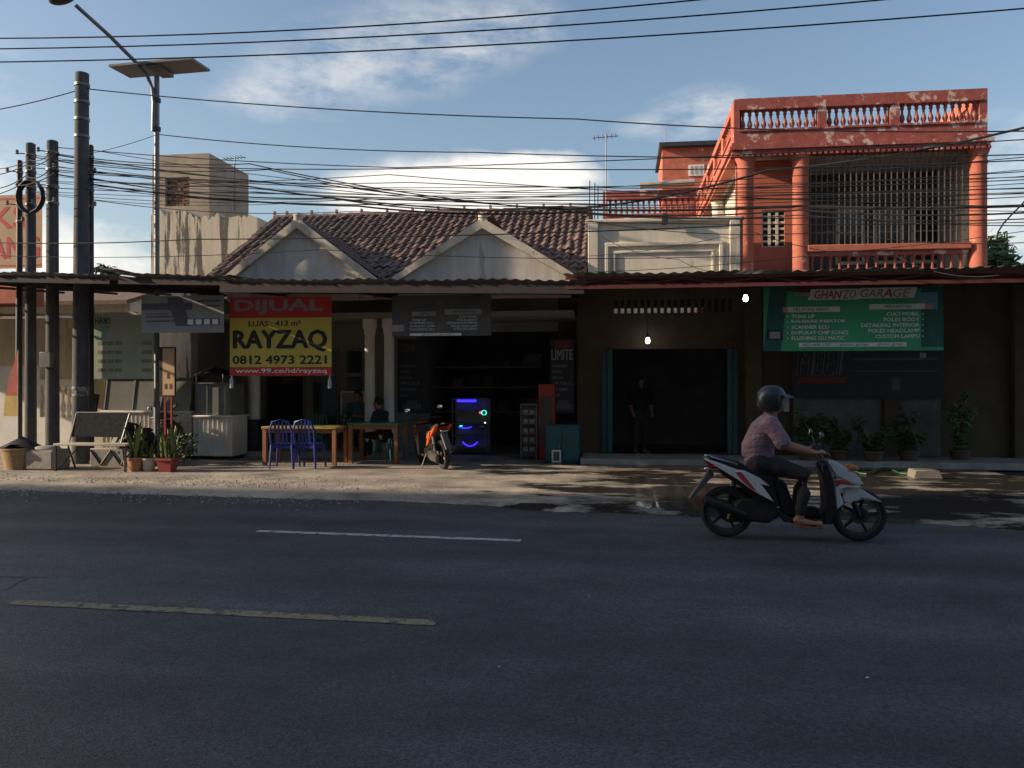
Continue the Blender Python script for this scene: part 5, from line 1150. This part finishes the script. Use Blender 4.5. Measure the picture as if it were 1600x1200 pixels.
for i in range(13):      # open-face shell: rows of the dome, the lower rows stop at the face opening
    ph = i/12*radians(140); row = []
    for k in range(25):
        lim = pi if ph < radians(75) else pi*.70
        a = pi+(-1+2*k/24)*lim
        row.append(hb.v(hd+Vector((-.012+.152*sin(ph)**.8*cos(a), .132*sin(ph)**.8*sin(a), .02+.148*cos(ph)))))
    rows.append(row)
for i in range(12):
    for k in range(24):
        try: hb.b.faces.new((rows[i][k], rows[i+1][k], rows[i+1][k+1], rows[i][k+1]))
        except ValueError: pass
bmesh.ops.remove_doubles(hb.b, verts=hb.b.verts, dist=1e-4)
bmesh.ops.solidify(hb.b, geom=hb.b.faces[:], thickness=.012)
he = part('helmet', hb, M('helmet_shell', (.022, .027, .036), .35, .1, coat=.3), rider)
pk_ = B(); ring = []
for j, (rad, dz) in enumerate(((.128, .085), (.165, .072), (.215, .045))):
    ring.append([pk_.v(hd+Vector((cos(a)*rad, sin(a)*rad*.8, dz-.02*(1-cos(a))))) for a in [(-1.0+2.0*i/10) for i in range(11)]])
for j in range(2):
    for i in range(10): pk_.b.faces.new((ring[j][i], ring[j][i+1], ring[j+1][i+1], ring[j+1][i]))
bmesh.ops.solidify(pk_.b, geom=pk_.b.faces[:], thickness=.007)
part('helmet_peak', pk_, M('helmet_shell', (.05, .062, .08)), he)
vb_ = B(); ring = []
for dz in (.045, -.02, -.10):
    ring.append([vb_.v(hd+Vector((-.01+cos(a)*.172, sin(a)*.142, dz))) for a in [(-.95+1.9*i/14) for i in range(15)]])
for j in range(2):
    for i in range(14): vb_.b.faces.new((ring[j][i], ring[j+1][i], ring[j+1][i+1], ring[j][i+1]))
bmesh.ops.solidify(vb_.b, geom=vb_.b.faces[:], thickness=.003)
part('visor', vb_, visorm, he)
part('chin_strap', B().tube([hd+Vector((.0, s_*.088, -.02-.085*(1-abs(s_)**2))) for s_ in (-1, -.7, -.35, 0, .35, .7, 1)], .008, 6), black, he)
part('shirt_collar', B().tube([Vector(JR['neck'])+Vector((.066*cos(k*pi/8), .07*sin(k*pi/8), -.015+.012*cos(k*pi/8))) for k in range(17)], .012, 6), shirt, rider)
for s in (-1, 1): part('sandal_sole', B().prism([(-.0, .142), (.27, .142), (.28, .160), (.0, .160)], s*.10, s*.19).bevel(.005), wood, rider)
def seated(dz, lean=0):
    return dict(hip=(0, 0, .53+dz), waist=(.02, 0, .68+dz), chest=(.05+lean, 0, .88+dz), neck=(.08+lean, 0, 1.03+dz), head=(.11+lean, 0, 1.165+dz),
        shR=(.05+lean, -.19, .965+dz), elR=(.17, -.24, .72+dz), wrR=(.38, -.14, .76+dz), haR=(.44, -.10, .765+dz), shL=(.05+lean, .19, .965+dz), elL=(.17, .24, .72+dz), wrL=(.38, .14, .76+dz), haL=(.44, .10, .765+dz),
        knR=(.42, -.12, .52+dz), anR=(.40, -.12, .10+dz), toR=(.57, -.13, .03+dz), knL=(.42, .12, .52+dz), anL=(.40, .12, .10+dz), toL=(.57, .13, .03+dz))
x = X_(562, 17.35); figure('person', 'person in teal shirt seated behind the green table', (x, 17.35, .17), radians(-100), seated(-.02), {'top': M('teal_shirt', (.03, .11, .13), .9), 'bottom': trous, 'foot': skin}, .013, fingers=False)
stl = thing('plastic_stool', 'dark stool under the person in the teal shirt', 'stool', (x, 17.35, .17)); part('seat', B().box(-.15, .15, -.15, .15, .40, .43).bevel(.01), tealp, stl)
for sx_ in (-1, 1):
    for sy in (-1, 1): part('leg', B().tube([(sx_*.17, sy*.17, 0), (sx_*.13, sy*.13, .40)], [.018, .026], 6), tealp, stl)
x = X_(602, 16.35); figure('person', 'person in black printed shirt seated at the end of the green table', (x, 16.35, GZ), radians(170), seated(-.03, .05), {'top': M('black_shirt', (.03, .03, .032), .9), 'bottom': trous, 'foot': skin}, .013, fingers=False)
stl2 = copy_tree(stl); stl2.location = (x, 16.35, GZ-.01); stl2['label'] = 'dark stool under the person in the black printed shirt'
x = X_(1000, 18.6)
st_ = dict(hip=(0, 0, .90), waist=(.01, 0, 1.05), chest=(.02, 0, 1.26), neck=(.02, 0, 1.42), head=(.05, 0, 1.555), shR=(.02, -.19, 1.355), elR=(.02, -.25, 1.09), wrR=(.14, -.22, .88), haR=(.18, -.21, .82), shL=(.02, .19, 1.355), elL=(.02, .25, 1.09), wrL=(.14, .22, .88), haL=(.18, .21, .82),
    knR=(.04, -.10, .48), anR=(-.01, -.11, .09), toR=(.16, -.13, .03), knL=(.04, .10, .48), anL=(-.01, .11, .09), toL=(.16, .13, .03))
figure('person', 'person in dark clothes standing inside the garage doorway', (x, 18.6, GZ), radians(-70), st_, {'top': M('navy_shirt', (.02, .022, .035), .9), 'bottom': M('grey_shorts', (.06, .055, .05), .9), 'foot': skin}, .014, fingers=False)
